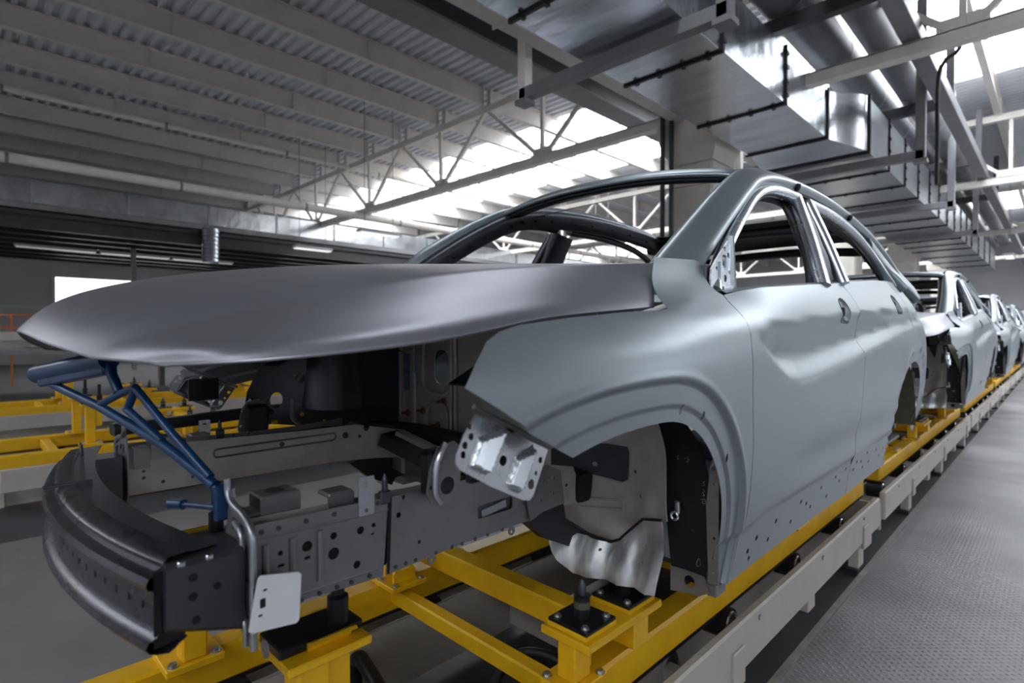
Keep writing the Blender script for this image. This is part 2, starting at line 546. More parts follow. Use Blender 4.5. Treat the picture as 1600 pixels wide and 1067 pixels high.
for k in range(len(ends) - 1):
    L = ends[k + 1] - ends[k] - 0.26
    first = None
    for x in PURLIN_X:
        if first is None:
            first = purlin_mesh(L).build('purlin', 'purlin_paint', ceiling)
            first.location = (x, ends[k] + 0.13, 0)
        else:
            c = first.copy(); COL.objects.link(c); c.location = (x, ends[k] + 0.13, 0)
# trusses
NODES = [-27.33, -22.73, -18.13, -13.53, -8.93, 0.27, 4.87, 9.47]
def truss(y, idx):
    t = sroot('roof_truss', loc=(-4.3, y, 6.15))
    MB().bar((X0, y, 8.33), (X1, y, 8.33), 0.20, 0.20).build('top_chord', 'truss_paint', t)
    lo = MB(); lo.box(X0, X1, y - 0.12, y + 0.12, 6.20, 6.23); lo.box(X0, X1, y - 0.12, y - 0.09, 6.23, 6.42); lo.box(X0, X1, y + 0.09, y + 0.12, 6.23, 6.42)
    lo.box(X0, X1, y - 0.12, y + 0.12, 6.40, 6.43)
    lo.build('bottom_chord', 'truss_paint', t)
    for nx in NODES + [-4.33]:
        MB().bar((nx, y, 6.42), (nx, y, 8.25), 0.10, 0.10, up=(0, 1, 0)).build('web_post', 'truss_paint', t)
        for s in (-1, 1):
            MB().bar((nx + 0.08 * s, y, 6.40), (nx + 2.22 * s, y, 8.28), 0.10, 0.10, up=(0, 1, 0)).build('web_diagonal', 'truss_paint', t)
        MB().box(nx - 0.35, nx + 0.35, y - 0.02, y + 0.02, 6.40, 6.66).build('gusset', 'truss_paint', t)
    return t
for i, y in enumerate(TRUSS_Y):
    truss(y, i)

# columns with flared heads
def column(x, y):
    c = sroot('column', loc=(x, y, 0))
    m = MB().box(x - 0.5, x + 0.5, y - 0.5, y + 0.5, 0, 5.3, 0.05)
    m.build('shaft', 'column_paint', c)
    V = []
    for (w, z) in ((0.5, 5.3), (0.58, 5.5), (0.70, 5.8), (0.74, 6.2)):
        V += [(x - w, y - w, z), (x + w, y - w, z), (x + w, y + w, z), (x - w, y + w, z)]
    F = [(4 * r_ + i, 4 * r_ + (i + 1) % 4, 4 * r_ + 4 + (i + 1) % 4, 4 * r_ + 4 + i) for r_ in range(3) for i in range(4)] + [(15, 14, 13, 12), (0, 1, 2, 3)]
    mk('column_head', V, F, 'column_paint', c)
for y in (12.3, 24.3, 36.3, 48.3):
    column(-4.52, y)

# long beams beside the ducts
b = sroot('longitudinal_girder'); b['label'] = 'pale box girder running beside the big square duct'; b['category'] = 'girder'
MB().box(-4.86, -4.56, Y0, Y1, 6.22, 6.48, 0.01).build('girder_box', 'truss_paint', b)
for y in range(-12, 58, 6):
    MB().box(-4.92, -4.50, y, y + 0.02, 6.2, 6.5).build('stiffener', 'truss_paint', b)
b = sroot('crane_girder'); b['label'] = 'dark grey overhead girder between the purlins and the pale box girder'; b['category'] = 'girder'
MB().box(-6.95, -6.35, Y0, 15.2, 7.00, 7.06).build('lower_flange', 'grey_paint', b)
MB().box(-6.70, -6.60, Y0, 15.2, 7.06, 7.62).build('web', 'dark_paint', b)
MB().box(-6.95, -6.35, Y0, 15.2, 7.62, 7.68).build('upper_flange', 'grey_paint', b)
MB().box(-6.0, -5.15, Y0, 15.2, 7.35, 7.44).build('cable_tray', 'grey_paint', b)
for y in (15.2,):
    MB().box(-6.95, -4.9, y, y + 0.14, 6.95, 7.25).build('end_beam', 'dark_paint', b)
    for x in (-6.8, -5.0):
        MB().box(x - 0.07, x + 0.07, y, y + 0.14, 6.4, 8.4).build('hanger_post', 'dark_paint', b)
b = sroot('right_girder'); b['label'] = 'grey girder running right of the two lagged pipes'; b['category'] = 'girder'
MB().box(-0.55, -0.27, Y0, Y1, 6.46, 6.74, 0.01).build('girder_box', 'grey_paint', b)

# mezzanine along the left wall, added in dark paint to darken that side
mz = sroot('mezzanine', 'dark mezzanine deck with steel beams along the left wall', 'mezzanine', (-28, 0, 5.1))
MB().box(X0, -22.0, Y0, Y1, 5.24, 5.36).build('mezzanine_deck', 'dark_paint', mz)
for x in (-22.15, -23.5, -24.9, -26.3, -27.7, -29.1, -30.5, -31.8):
    m = MB(); m.box(x - 0.10, x + 0.10, Y0, Y1, 4.80, 4.83); m.box(x - 0.015, x + 0.015, Y0, Y1, 4.83, 5.21); m.box(x - 0.10, x + 0.10, Y0, Y1, 5.21, 5.24)
    m.build('beam', 'dark_paint', mz)
for y in range(-11, 58, 8):
    m = MB().box(-24.98, -24.82, y, y + 0.16, 0, 4.80); m.build('mezzanine_post', 'grey_paint', mz)

# raised steel deck that carries the leftmost line
DECK_Z = 1.10
rp = sroot('raised_platform', 'raised steel deck on posts carrying the leftmost line of bodies', 'platform', (LINES[3], 10, 0))
MB().box(LINES[3] - 1.4, LINES[3] + 1.4, -1.0, 22.0, DECK_Z - 0.10, DECK_Z).build('platform_deck', 'grey_paint', rp)
for yy in range(0, 22, 4):
    for dx in (-1.3, 1.3):
        MB().box(LINES[3] + dx - 0.06, LINES[3] + dx + 0.06, yy, yy + 0.12, 0.0, DECK_Z - 0.10).build('platform_post', 'grey_paint', rp)
# ================================================================== DUCTS, PIPES, HANGERS
def duct_run(root, x0, x1, z0, z1, seams, mat, fl='black_steel'):
    for i in range(len(seams) - 1):
        ya, yb = seams[i], seams[i + 1]
        MB().box(x0, x1, ya + 0.01, yb - 0.01, z0, z1, 0.004).build('duct_section', mat, root)
    for y in seams[1:-1]:
        m = MB()
        e = 0.035
        m.box(x0 - e, x1 + e, y - 0.025, y + 0.025, z0 - e, z0); m.box(x0 - e, x1 + e, y - 0.025, y + 0.025, z1, z1 + e)
        m.box(x0 - e, x0, y - 0.025, y + 0.025, z0, z1); m.box(x1, x1 + e, y - 0.025, y + 0.025, z0, z1)
        n = 4
        for k in range(n):       # clamps on the flange
            xx = x0 + (x1 - x0) * (k + 0.5) / n
            m.box(xx - 0.03, xx + 0.03, y - 0.05, y + 0.05, z0 - e - 0.02, z0 - e + 0.005)
            zz = z0 + (z1 - z0) * (k + 0.5) / n
            m.box(x1 + e - 0.005, x1 + e + 0.02, y - 0.05, y + 0.05, zz - 0.03, zz + 0.03)
        m.build('flange', fl, root)
d = thing('air_duct', 'large square galvanised air duct running overhead above the car line', 'duct', (-2.9, 8, 5.55))
DZ0, DZ1 = 5.55, 6.55
duct_run(d, -3.70, -2.07, DZ0, DZ1, [-8.0, -5.4, -2.75, -0.1, 2.55, 5.2, 7.9, 10.5, 12.95], 'duct_zinc')
# flared transition to the wider run
def trans(xa0, xa1, za0, za1, ya, xb0, xb1, zb0, zb1, yb, name, mat, root):
    V = []; n = 10
    for k in range(n + 1):
        t = k / n; s = t * t * (3 - 2 * t); y = ya + (yb - ya) * t
        a0, a1 = xa0 + (xb0 - xa0) * s, xa1 + (xb1 - xa1) * s
        c0, c1 = za0 + (zb0 - za0) * s, za1 + (zb1 - za1) * s
        V += [(a0, y, c0), (a1, y, c0), (a1, y, c1), (a0, y, c1)]
    F = [(4 * k + i, 4 * k + (i + 1) % 4, 4 * k + 4 + (i + 1) % 4, 4 * k + 4 + i) for k in range(n) for i in range(4)]
    return mk(name, V, F, mat, root, smooth=True, auto=40)
trans(-3.70, -2.07, DZ0, DZ1, 12.97, -3.72, -1.53, 5.36, 6.55, 13.95, 'duct_transition', 'duct_zinc', d)
for y, x1, z0 in ((12.96, -2.07, 5.55), (13.96, -1.53, 5.36)):
    m = MB(); e = 0.04
    m.box(-3.72 - e, x1 + e, y - 0.03, y + 0.03, z0 - e, z0); m.box(x1, x1 + e, y - 0.03, y + 0.03, z0, 6.55 + e)
    m.build('flange', 'black_steel', d)
duct_run(d, -3.72, -1.53, 5.36, 6.55, [13.95, 15.9, 17.8, 19.7, 21.6, 23.5, 25.4, 27.3, 29.2, 31.1, 33.0, 36.0, 39.0, 42.0, 46.0], 'duct_zinc_dull')
MB().box(-5.2, -3.72, 16.2, 17.2, 5.5, 6.4, 0.01).build('branch_duct', 'duct_zinc_dull', d)

def trapeze(y, xa, xb, zb, label, top=8.46):
    t = thing('duct_hanger', label, 'hanger', ((xa + xb) / 2, y, zb), 'trapeze hangers under the duct')
    MB().box(xa, xb, y - 0.09, y + 0.09, zb - 0.20, zb - 0.015, 0.006).build('cross_beam', 'grey_paint', t)
    for x in (xa + 0.06, xb - 0.06):
        MB().box(x - 0.085, x + 0.085, y - 0.09, y + 0.09, zb - 0.26, top, 0.006).build('hanger_post', 'truss_paint' if x == xa + 0.06 else 'grey_paint', t)
        MB().box(x - 0.12, x + 0.12, y - 0.12, y + 0.12, zb - 0.28, zb - 0.20).build('post_shoe', 'grey_paint', t)
trapeze(6.75, -4.98, -1.45, 5.52, 'grey trapeze hanger under the nearest stretch of the square duct')
trapeze(14.45, -4.61, -0.62, 5.32, 'grey trapeze hanger just behind the flared duct transition')
trapeze(20.6, -4.61, -0.80, 5.32, 'grey trapeze hanger, third along the duct from the camera')
trapeze(27.0, -4.61, -0.80, 5.32, 'grey trapeze hanger, fourth along the duct from the camera')

def long_pipe(name, label, x, z, r, mat, step=3.0, y0=-8, y1=46, rise=False):
    p = thing(name, label, 'pipe', (x, 0, z))
    MB().tube((crom([(x, y0 - 1.5, z + 0.62), (x, y0 - 1.0, z + 0.5), (x, y0 - 0.4, z + 0.12), (x, y0 + 0.5, z)], 6) if rise else [(x, y0, z)]) + [(x, y1, z)], r, 28).build('pipe_run', mat, p, smooth=True)
    y = y0 + 1
    while y < y1:
        MB().tube([(x, y - 0.04, z), (x, y + 0.04, z)], r * 1.03, 28, cap=False).build('pipe_band', 'grey_paint', p, smooth=True)
        y += step
    return p
long_pipe('lagged_pipe', 'thick silver lagged pipe overhead right of the square duct', -2.05, 7.35, 0.40, 'pipe_lag', y0=9.2, rise=True)
long_pipe('lagged_pipe', 'slimmer silver lagged pipe overhead, rightmost of the two lagged pipes', -1.15, 7.25, 0.27, 'pipe_lag', y0=9.2, rise=True)
ps = thing('pipe_support', 'dark cross beams carrying the two lagged pipes overhead', 'bracket', (-1.6, 11, 6.8))
for y in (10.3, 16.4, 22.6, 29.0):
    MB().box(-2.9, -0.35, y - 0.10, y + 0.10, 6.72, 6.95, 0.005).build('support_beam', 'dark_paint', ps)
    MB().box(-0.50, -0.35, y - 0.08, y + 0.08, 6.7, 8.4).build('support_post', 'dark_paint', ps)
    MB().box(-2.95, -2.80, y - 0.08, y + 0.08, 6.7, 8.4).build('support_post', 'dark_paint', ps)

# left-hand duct with pipe and drop
d2 = thing('air_duct', 'long galvanised duct hung at the far left of the hall', 'duct', (-22, 5, 5.6))
duct_run(d2, -23.0, -22.0, 5.62, 6.35, [-6, -3.4, -0.8, 1.8, 4.4, 7.0, 9.6, 12.2, 14.8, 17.4, 20.0, 24, 28, 33], 'duct_zinc', 'duct_zinc_dull')
MB().box(-23.15, -21.95, -6, 33, 5.42, 5.60).build('support_channel', 'grey_paint', d2)
dr = []
for k in range(9):
    dr.append((-21.7, 6.95, 5.45 - 0.16 * k))
m = MB(); m.tube([p for q in [[(a, b, c), (a, b, c - 0.03)] for a, b, c in dr] for p in q], [r_ for k in range(9) for r_ in (0.30, 0.27)], 20)
m.build('duct_drop', 'duct_zinc_dull', d2, smooth=True)
p = long_pipe('ceiling_pipe', 'pale round pipe running above the left duct', -18.0, 6.0, 0.14, 'truss_paint', 4.0, -8, 46)
p = long_pipe('ceiling_pipe', 'thin pale conduit clipped under a roof purlin', -19.6, 8.30, 0.09, 'truss_paint', 4.0, -8, 46)
# vertical pipes by the column
for k, x in enumerate((-5.04, -4.82)):
    tag(MB().tube([(x, 11.45, 0.0), (x, 11.45, 8.9)], 0.055, 14).build('vertical_pipe', 'dark_paint', None, smooth=True),
        ('dark vertical pipe beside the beige column, left of the pair', 'dark vertical pipe beside the beige column, right of the pair')[k], 'pipe', 'vertical pipes by the column')
tag(MB().tube(crom([(0.12, 12.9, 6.9), (0.1, 12.9, 6.6), (-0.1, 12.9, 6.45), (-0.2, 12.9, 6.1), (-0.2, 12.9, 5.0), (-0.2, 12.9, 4.2)], 6), 0.035, 10).build('power_cable', 'rubber', None, smooth=True),
    'black cable drooping from a junction box below the roof truss', 'cable')
j = thing('junction_box', 'small grey junction box on a conduit under the right truss', 'box', (0.12, 12.9, 6.85))
MB().box(0.0, 0.30, 12.78, 13.0, 6.82, 7.02, 0.01).build('box_body', 'grey_paint', j)
MB().tube([(-3, 12.9, 6.93), (4, 12.9, 6.93)], 0.03, 8).build('conduit', 'dark_paint', j)

# hanging lamps
lamp0 = None
def lamp(x, y, z, label):
    global lamp0
    if lamp0 is None:
        t = thing('hanging_lamp', label, 'lamp', (x, y, z), 'hanging batten lamps')
        MB().box(x - 0.16, x + 0.16, y - 0.7, y + 0.7, z, z + 0.09, 0.01).build('lamp_housing', 'window_frame', t)
        MB().box(x - 0.13, x + 0.13, y - 0.66, y + 0.66, z - 0.025, z + 0.002).build('diffuser', 'lamp_white', t)
        for yy in (y - 0.5, y + 0.5):
            MB().tube([(x, yy, z + 0.09), (x, yy, 8.46)], 0.012, 6).build('suspension_rod', 'grey_paint', t)
        lamp0 = t
        return t
    return dup(lamp0, (x, y, z), label)
LP = [(-13.55, 9.3, 'over the second row of bodies left of the hood'), (-18.05, 9.3, 'left of the lamp by the windscreen pillar'), (-9.05, 20.0, 'seen through the windscreen opening'),
      (-13.55, 21.0, 'seen through the far side window'), (4.45, 26.0, 'right of the duct above the walkway'), (4.45, 34.0, 'farther down above the walkway'), (-0.05, 30.0, 'far above the car line'), (4.45, 18.5, 'nearest above the walkway')]
for x, y, s in LP:
    lamp(x, y, 4.5, 'white hanging batten lamp ' + s)

# orange guard rail far left
g = thing('guard_rail', 'orange tubular guard rail at the far left behind the yellow skids', 'railing', (-19, 0, 0))
for z in (1.15, 1.60, 1.95):
    MB().bar((-19, -3, z), (-19, 22, z), 0.045, 0.045).build('rail', 'orange_paint', g)
for k in range(9):
    MB().bar((-19, -2.4 + 3.5 * k, 0), (-19, -2.4 + 3.5 * k, 1.95), 0.05, 0.05).build('post', 'orange_paint', g)

for k in range(3):
    t = thing('batten_lamp', 'long batten lamp under the dark mezzanine, ' + ('nearest', 'middle', 'farthest')[k] + ' of three in a row', 'lamp', (-26.3, 1.6 + 2.6 * k, 4.7), 'batten lamps under the mezzanine')
    MB().box(-26.4, -26.2, 1.6 + 2.6 * k, 4.1 + 2.6 * k, 4.70, 4.80, 0.01).build('lamp_housing', 'window_frame', t)
    MB().box(-26.38, -26.22, 1.65 + 2.6 * k, 4.05 + 2.6 * k, 4.67, 4.702).build('diffuser', 'lamp_dim', t)
# ================================================================== CONVEYOR AND SKIDS
PITCH = 5.12
def conveyor_module(label):
    L = PITCH
    y0 = -0.72
    c = thing('roller_conveyor', label, 'conveyor', (0, y0, 0), 'roller conveyor modules')
    for s in (-1, 1):
        xo, xi = s * 0.640, s * 0.603
        m = MB(); m.box(xi, xo, y0 + 0.06, y0 + L - 0.10, 0.170, 0.360, 0.008)
        fr = m.build('side_rail', 'beige_paint', c)
        bl = MB()
        for k in range(6):
            yy = y0 + 0.5 + k * 0.82
            bl.cyl((xo, yy, 0.322), (xo + s * 0.006, yy, 0.322), 0.011, 10)
        bl.build('rail_screws', 'bolt_zinc', fr)['kind'] = 'stuff'
        for yy in (y0 + 1.05, y0 + 2.75, y0 + 4.62):
            lg = MB(); lg.box(s * 0.565, s * 0.622, yy - 0.06, yy + 0.06, 0.02, 0.175, 0.004)
            lg = lg.build('leg', 'beige_paint', c)
            MB().box(s * 0.636, s * 0.652, yy - 0.05, yy + 0.05, 0.14, 0.28, 0.004).build('leg_bracket', 'beige_paint', lg)
            MB().box(s * 0.545, s * 0.626, yy - 0.09, yy + 0.09, -0.012, 0.02).build('foot', 'steel_dark', lg)
        for yy in (y0 + 1.9, y0 + 3.65, y0 + 4.8):
            MB().box(s * 0.565, s * 0.63, yy - 0.05, yy + 0.05, 0.10, 0.175, 0.004).build('stub_block', 'beige_paint', c)
        for k in range(6):
            yy = y0 + 0.55 + k * 0.80
            w = MB(); w.cyl((s * 0.43, yy, 0.256), (s * 0.53, yy, 0.256), 0.062, 28)
            w = w.build('roller', 'rubber', c, smooth=True)
            rim = MB(); rim.tube([(s * 0.532, yy + 0.047 * math.cos(a), 0.256 + 0.047 * math.sin(a)) for a in [2 * math.pi * q / 24 for q in range(24)]], 0.005, 6, closed=True)
            rim.build('roller_rim', 'steel_bright', w, smooth=True)
            MB().cyl((s * 0.41, yy, 0.256), (s * 0.57, yy, 0.256), 0.016, 10).build('axle', 'bolt_zinc', w, smooth=True)
        # inner skirt below the runner
        MB().box(s * 0.405, s * 0.42, y0 + 0.10, y0 + L - 0.15, 0.02, 0.285).build('inner_skirt', 'beige_paint', c)
    for yy in (y0 + 0.03, y0 + 2.6, y0 + L - 0.13):
        m = MB(); m.box(-0.555, 0.555, yy, yy + 0.06, 0.04, 0.18, 0.005)
        m.build('cross_member', 'beige_paint', c)
    MB().box(-0.638, 0.638, y0 + L - 0.09, y0 + L - 0.06, 0.14, 0.315).build('end_plate', 'beige_paint', c)
    return c
conv = conveyor_module('beige roller conveyor frame under the nearest car body')
def near_far(k):
    return ('nearest', 'second', 'third', 'fourth', 'fifth', 'sixth', 'seventh')[k]
for k in range(1, 6):
    dup(conv, (0, -0.72 + PITCH * k, 0), 'beige roller conveyor frame, %s module down the line by the walkway' % near_far(k))
dup(conv, (0, -0.72 - PITCH, 0), 'beige roller conveyor frame before the nearest car body, beside the camera')
for li, lx in enumerate(LINES[1:]):
    for k in range(3):
        dup(conv, (lx, -0.72 + 0.9 + PITCH * k, DECK_Z + 0.012 if li == 2 else 0), 'beige roller conveyor frame, %s module of the %s line left of the main car' % (near_far(k), near_far(li)))

# wires, hoses and drive parts between the conveyor rails
hz = thing('drive_hose', 'black hose looping between the conveyor rails below the yellow skid', 'hose', (0.1, 1.4, 0.0))
MB().tube(crom([(0.02, 1.40, 0.0), (0.0, 1.40, 0.14), (0.05, 1.46, 0.25), (0.18, 1.52, 0.27), (0.30, 1.55, 0.20), (0.36, 1.56, 0.08), (0.37, 1.56, 0.0)], 8), 0.018, 12).build('hose', 'rubber', hz, smooth=True)
ph = thing('tube_guard', 'bent black tube guard on the floor in front of the skid cross bar', 'guard', (-0.15, 0.95, 0))
MB().tube(crom([(-0.34, 1.02, 0.0), (-0.34, 1.02, 0.22), (-0.30, 1.01, 0.28), (-0.22, 1.0, 0.28), (0.25, 0.92, 0.22), (0.6, 0.86, 0.18)], 8), 0.026, 14).build('bent_tube', 'black_steel', ph, smooth=True)
MB().box(-0.37, -0.31, 0.97, 1.07, -0.012, 0.012).build('base_flange', 'black_steel', ph)
mt = thing('drive_motor', 'dark roller drive motor between the conveyor rails under the skid', 'motor', (0.1, 1.9, 0.0))
MB().box(0.02, 0.30, 1.80, 2.10, -0.012, 0.26, 0.02).build('motor_housing', 'dark_paint', mt)
MB().tube([(0.30, 1.95, 0.16), (0.42, 1.95, 0.16)], 0.05, 16).build('gear_stub', 'grey_paint', mt, smooth=True)
for xx in (0.0, 0.34):
    MB().box(xx, xx + 0.03, 1.76, 1.80, -0.012, 0.30).build('mount_bracket', 'grey_paint', mt)

def skid(label):
    y0, y1 = -0.22, 4.42
    k = thing('body_skid', label, 'skid', (0, y0, 0.35), 'yellow body skids')
    for s in (-1, 1):
        r = MB().box(s * 0.42, s * 0.52, y0, y1, 0.326, 0.445, 0.010).build('runner', 'yellow_paint', k)
        MB().box(s * 0.422, s * 0.518, y0 + 0.02, y1 - 0.02, 0.318, 0.327).build('wear_strip', 'black_steel', r)
        MB().box(s * 0.47, s * 0.515, 2.36, 2.50, 0.443, 0.459, 0.003).build('locating_block', 'yellow_paint', r)
    def cross(ya, w, z0, z1, x=0.43):
        return MB().box(-x, x, ya, ya + w, z0, z1, 0.006).build('cross_bar', 'yellow_paint', k)
    cross(1.22, 0.055, 0.365, 0.425); cross(0.22, 0.07, 0.345, 0.425); cross(3.2, 0.06, 0.36, 0.42); cross(4.25, 0.07, 0.345, 0.425); cross(2.3, 0.06, 0.36, 0.42)
    for yb, fl in ((1.20, 1), (3.02, 1)):
        MB().box(-0.50, 0.50, yb + 0.155, yb + 0.235, 0.495, 0.580, 0.006).build('upper_cross_beam', 'yellow_paint', k)
        for s in (-1, 1):
            p = MB(); p.box(s * 0.452, s * 0.518, yb + 0.02, yb + 0.095, 0.455, 0.585, 0.005)
            p.box(s * 0.477, s * 0.493, yb + 0.095, yb + 0.13, 0.455, 0.53)
            p = p.build('support_post', 'yellow_paint', k)
            MB().box(s * 0.415, s * 0.545, yb - 0.02, yb + 0.14, 0.443, 0.457, 0.003).build('post_foot', 'yellow_paint', p)
            b = MB()
            for (dx, dy) in ((0.432, 0.0), (0.532, 0.0), (0.432, 0.12), (0.532, 0.12)):
                hexbolt(b, (s * dx, yb + dy, 0.457), (0, 0, 1))
            b.build('bolts', 'bolt_zinc', p)['kind'] = 'stuff'
            h = MB().box(s * 0.415, s * 0.588, yb - 0.01, yb + 0.375, 0.580, 0.604, 0.003).build('head_plate', 'yellow_paint', k)
            MB().box(s * 0.50, s * 0.585, yb + 0.22, yb + 0.30, 0.50, 0.582, 0.004).build('stub', 'yellow_paint', h)
            for j, yc in enumerate((yb + 0.075, yb + 0.285)):
                pd = MB().box(s * 0.428, s * 0.572, yc - 0.072, yc + 0.072, 0.604, 0.617, 0.002).build('shim_plate', 'yellow_paint', k)
                MB().box(s * 0.430, s * 0.570, yc - 0.070, yc + 0.070, 0.617, 0.627, 0.002).build('pad_plate', 'black_steel', pd)
                b = MB()
                for dx in (0.45, 0.55):
                    for dy in (-0.05, 0.05):
                        hexbolt(b, (s * dx, yc + dy, 0.627), (0, 0, 1), 0.009, 0.009)
                b.build('bolts', 'bolt_zinc', pd)['kind'] = 'stuff'
                cyl = MB(); cyl.cyl((s * 0.5, yc, 0.627), (s * 0.5, yc, 0.690), 0.0235, 24)
                cyl = cyl.build('pin_socket', 'black_steel', k, smooth=True)
                MB().cyl((s * 0.5, yc, 0.656), (s * 0.5, yc, 0.676), 0.0242, 24).build('pin_ring', 'olive_pad', cyl, smooth=True)
                MB().tube([(s * 0.5, yc, 0.69), (s * 0.5, yc, 0.708), (s * 0.5, yc, 0.722), (s * 0.5, yc, 0.735)], [0.011, 0.012, 0.010, 0.003], 16).build('locating_pin', 'steel_dark', cyl, smooth=True)
    # saddle plates on the runners
    for s in (-1, 1):
        for yb in (1.175,):
            MB().box(s * 0.33, s * 0.465, yb, yb + 0.16, 0.443, 0.463, 0.003).build('saddle_plate', 'yellow_paint', k) if s < 0 else None
            if s < 0:
                q = plate([(-0.05, 0), (0.05, 0), (0.05, 0.035), (0.035, 0.06), (0.02, 0.045), (-0.02, 0.045), (-0.035, 0.06), (-0.05, 0.035)], [], (s * 0.375, yb + 0.08, 0.463), (0, 1, 0), (0, 0, 1), 0.012, 'yellow_paint', 'saddle_fork', k)
                MB().box(s * 0.43, s * 0.395, yb + 0.06, yb + 0.12, 0.463, 0.512, 0.003).build('saddle_fork', 'yellow_paint', k)
                b = MB()
                for dx in (0.345, 0.45):
                    for dy in (0.02, 0.14): hexbolt(b, (s * dx, yb + dy, 0.463), (0, 0, 1), 0.010, 0.010)
                b.build('bolts', 'bolt_zinc', k)['kind'] = 'stuff'
    # front and rear tall supports
    for yb in (0.50, 3.75):
        for s in (-1, 1):
            xs = s * 0.46
            bp = MB().box(s * 0.345, s * 0.515, yb - 0.08, yb + 0.08, 0.443, 0.466, 0.003).build('base_plate', 'yellow_paint', k)
            b = MB()
            for dx in (0.365, 0.495):
                for dy in (-0.058, 0.058): hexbolt(b, (s * dx, yb + dy, 0.466), (0, 0, 1), 0.011, 0.012)
            b.build('bolts', 'bolt_zinc', bp)['kind'] = 'stuff'
            MB().box(s * 0.36, s * 0.43, yb - 0.035, yb + 0.035, 0.466, 0.80, 0.006).build('tall_post', 'yellow_paint', k)
            hd = MB(); hd.box(s * 0.30, s * 0.455, yb - 0.065, yb + 0.115, 0.795, 0.813, 0.003).build('support_head', 'yellow_paint', k)
            MB().box(s * 0.315, s * 0.415, yb - 0.065, yb + 0.115, 0.813, 0.834, 0.003).build('black_pad', 'black_steel', k)
            MB().tube([(s * 0.39, yb + 0.07, 0.83), (s * 0.39, yb + 0.07, 0.89), (s * 0.39, yb + 0.07, 0.895), (s * 0.39, yb + 0.07, 0.985)], [0.022, 0.022, 0.014, 0.014], 20).build('support_pin', 'black_steel', k, smooth=True)
            # bent guide lip
            prof = [(0.0, -0.10), (0.0, 0.09), (0.012, 0.115), (0.035, 0.125)]
            V = []
            for yy in (yb - 0.01, yb + 0.085):
                for (dx, dz) in prof: V.append((s * (0.405 + dx), yy, 0.715 + dz))
                for (dx, dz) in reversed(prof): V.append((s * (0.405 + dx + 0.008), yy, 0.715 + dz - 0.004))
            n = 8
            F = [(i, (i + 1) % n, n + (i + 1) % n, n + i) for i in range(n)] + [tuple(range(n - 1, -1, -1)), tuple(range(n, 2 * n))]
            mk('guide_lip', V, F, 'yellow_paint', k)
    return k
skid0 = skid('yellow skid carrying the nearest car body')
for k in range(1, 5):
    dup(skid0, (0, -0.22 + PITCH * k, 0.35), 'yellow skid under the %s car body of the line by the walkway' % near_far(k))
ls = 0
for li, lx in enumerate(LINES[1:]):
    for k in range(3):
        st = 'empty' if k == 0 else 'loaded'
        dup(skid0, (lx, -0.22 + (0.35, 0.6, 4.4 + PITCH)[li] + PITCH * (k if li < 2 else k - 1), 0.35 + (DECK_Z + 0.012 if li == 2 else 0)), '%s yellow skid, %s on the %s line left of the main car' % (st, near_far(k), near_far(li)))
# ================================================================== CAR BODY
CAR = thing('car_body', 'bare metal car body nearest the camera, hood propped slightly open', 'car body', (0, 2.4, 0.75))

# ---- outer side surface X = fx(Y, Z)
_YC = np.array([0.45, 0.70, 1.00, 1.25, 1.45, 1.70, 2.30, 3.20, 3.90, 4.50])
_ZC = np.array([0.75, 0.85, 0.95, 1.05, 1.15, 1.25, 1.35, 1.42, 1.48, 1.53, 1.58, 1.64, 1.72])
_T = np.array([
    [.84, .845, .85, .85, .85, .848, .838, .815, .780, .735, .700, .66, .60],
    [.87, .875, .88, .88, .888, .890, .884, .866, .822, .762, .715, .68, .62],
    [.88, .885, .89, .895, .902, .912, .918, .908, .866, .797, .750, .715, .66],
    [.875, .885, .893, .900, .906, .914, .920, .915, .892, .815, .768, .740, .69],
    [.858, .870, .887, .900, .907, .912, .916, .913, .900, .838, .794, .764, .71],
    [.855, .868, .886, .899, .906, .910, .913, .911, .900, .877, .846, .808, .75],
    [.855, .868, .886, .899, .906, .910, .913, .912, .904, .890, .866, .826, .77],
    [.855, .868, .886, .900, .908, .913, .916, .915, .910, .900, .881, .848, .80],
    [.855, .868, .888, .905, .916, .922, .923, .918, .908, .894, .874, .842, .79],
    [.78, .80, .82, .835, .845, .85, .85, .845, .835, .82, .80, .77, .72]])
def _herm(xs, ys, x):
    """cubic Hermite, finite-difference tangents; ys (...,n)"""
    x = np.asarray(x, float)
    m = np.empty_like(ys)
    m[..., 1:-1] = (ys[..., 2:] - ys[..., :-2]) / (xs[2:] - xs[:-2])
    m[..., 0] = (ys[..., 1] - ys[..., 0]) / (xs[1] - xs[0]); m[..., -1] = (ys[..., -1] - ys[..., -2]) / (xs[-1] - xs[-2])
    i = np.clip(np.searchsorted(xs, x) - 1, 0, len(xs) - 2)
    h = xs[i + 1] - xs[i]; t = np.clip((x - xs[i]) / h, -0.5, 1.5)
    return ((2 * t ** 3 - 3 * t ** 2 + 1) * ys[..., i] + (t ** 3 - 2 * t ** 2 + t) * h * m[..., i]
            + (-2 * t ** 3 + 3 * t ** 2) * ys[..., i + 1] + (t ** 3 - t ** 2) * h * m[..., i + 1])
def nss(x, a, b):
    t = np.clip((x - a) / (b - a), 0, 1); return t * t * (3 - 2 * t)
AY, AZ = 1.03, 0.93          # front axle
BY, BZ = 3.71, 0.93          # rear axle
def arch_r(Y, Z):
    dy, dz = Y - AY, Z - AZ
    s = 1 + 1.226e-4 * np.clip(np.degrees(np.arctan2(-dy, dz)), 0, 60) ** 2
    return np.hypot(dy, dz) / s
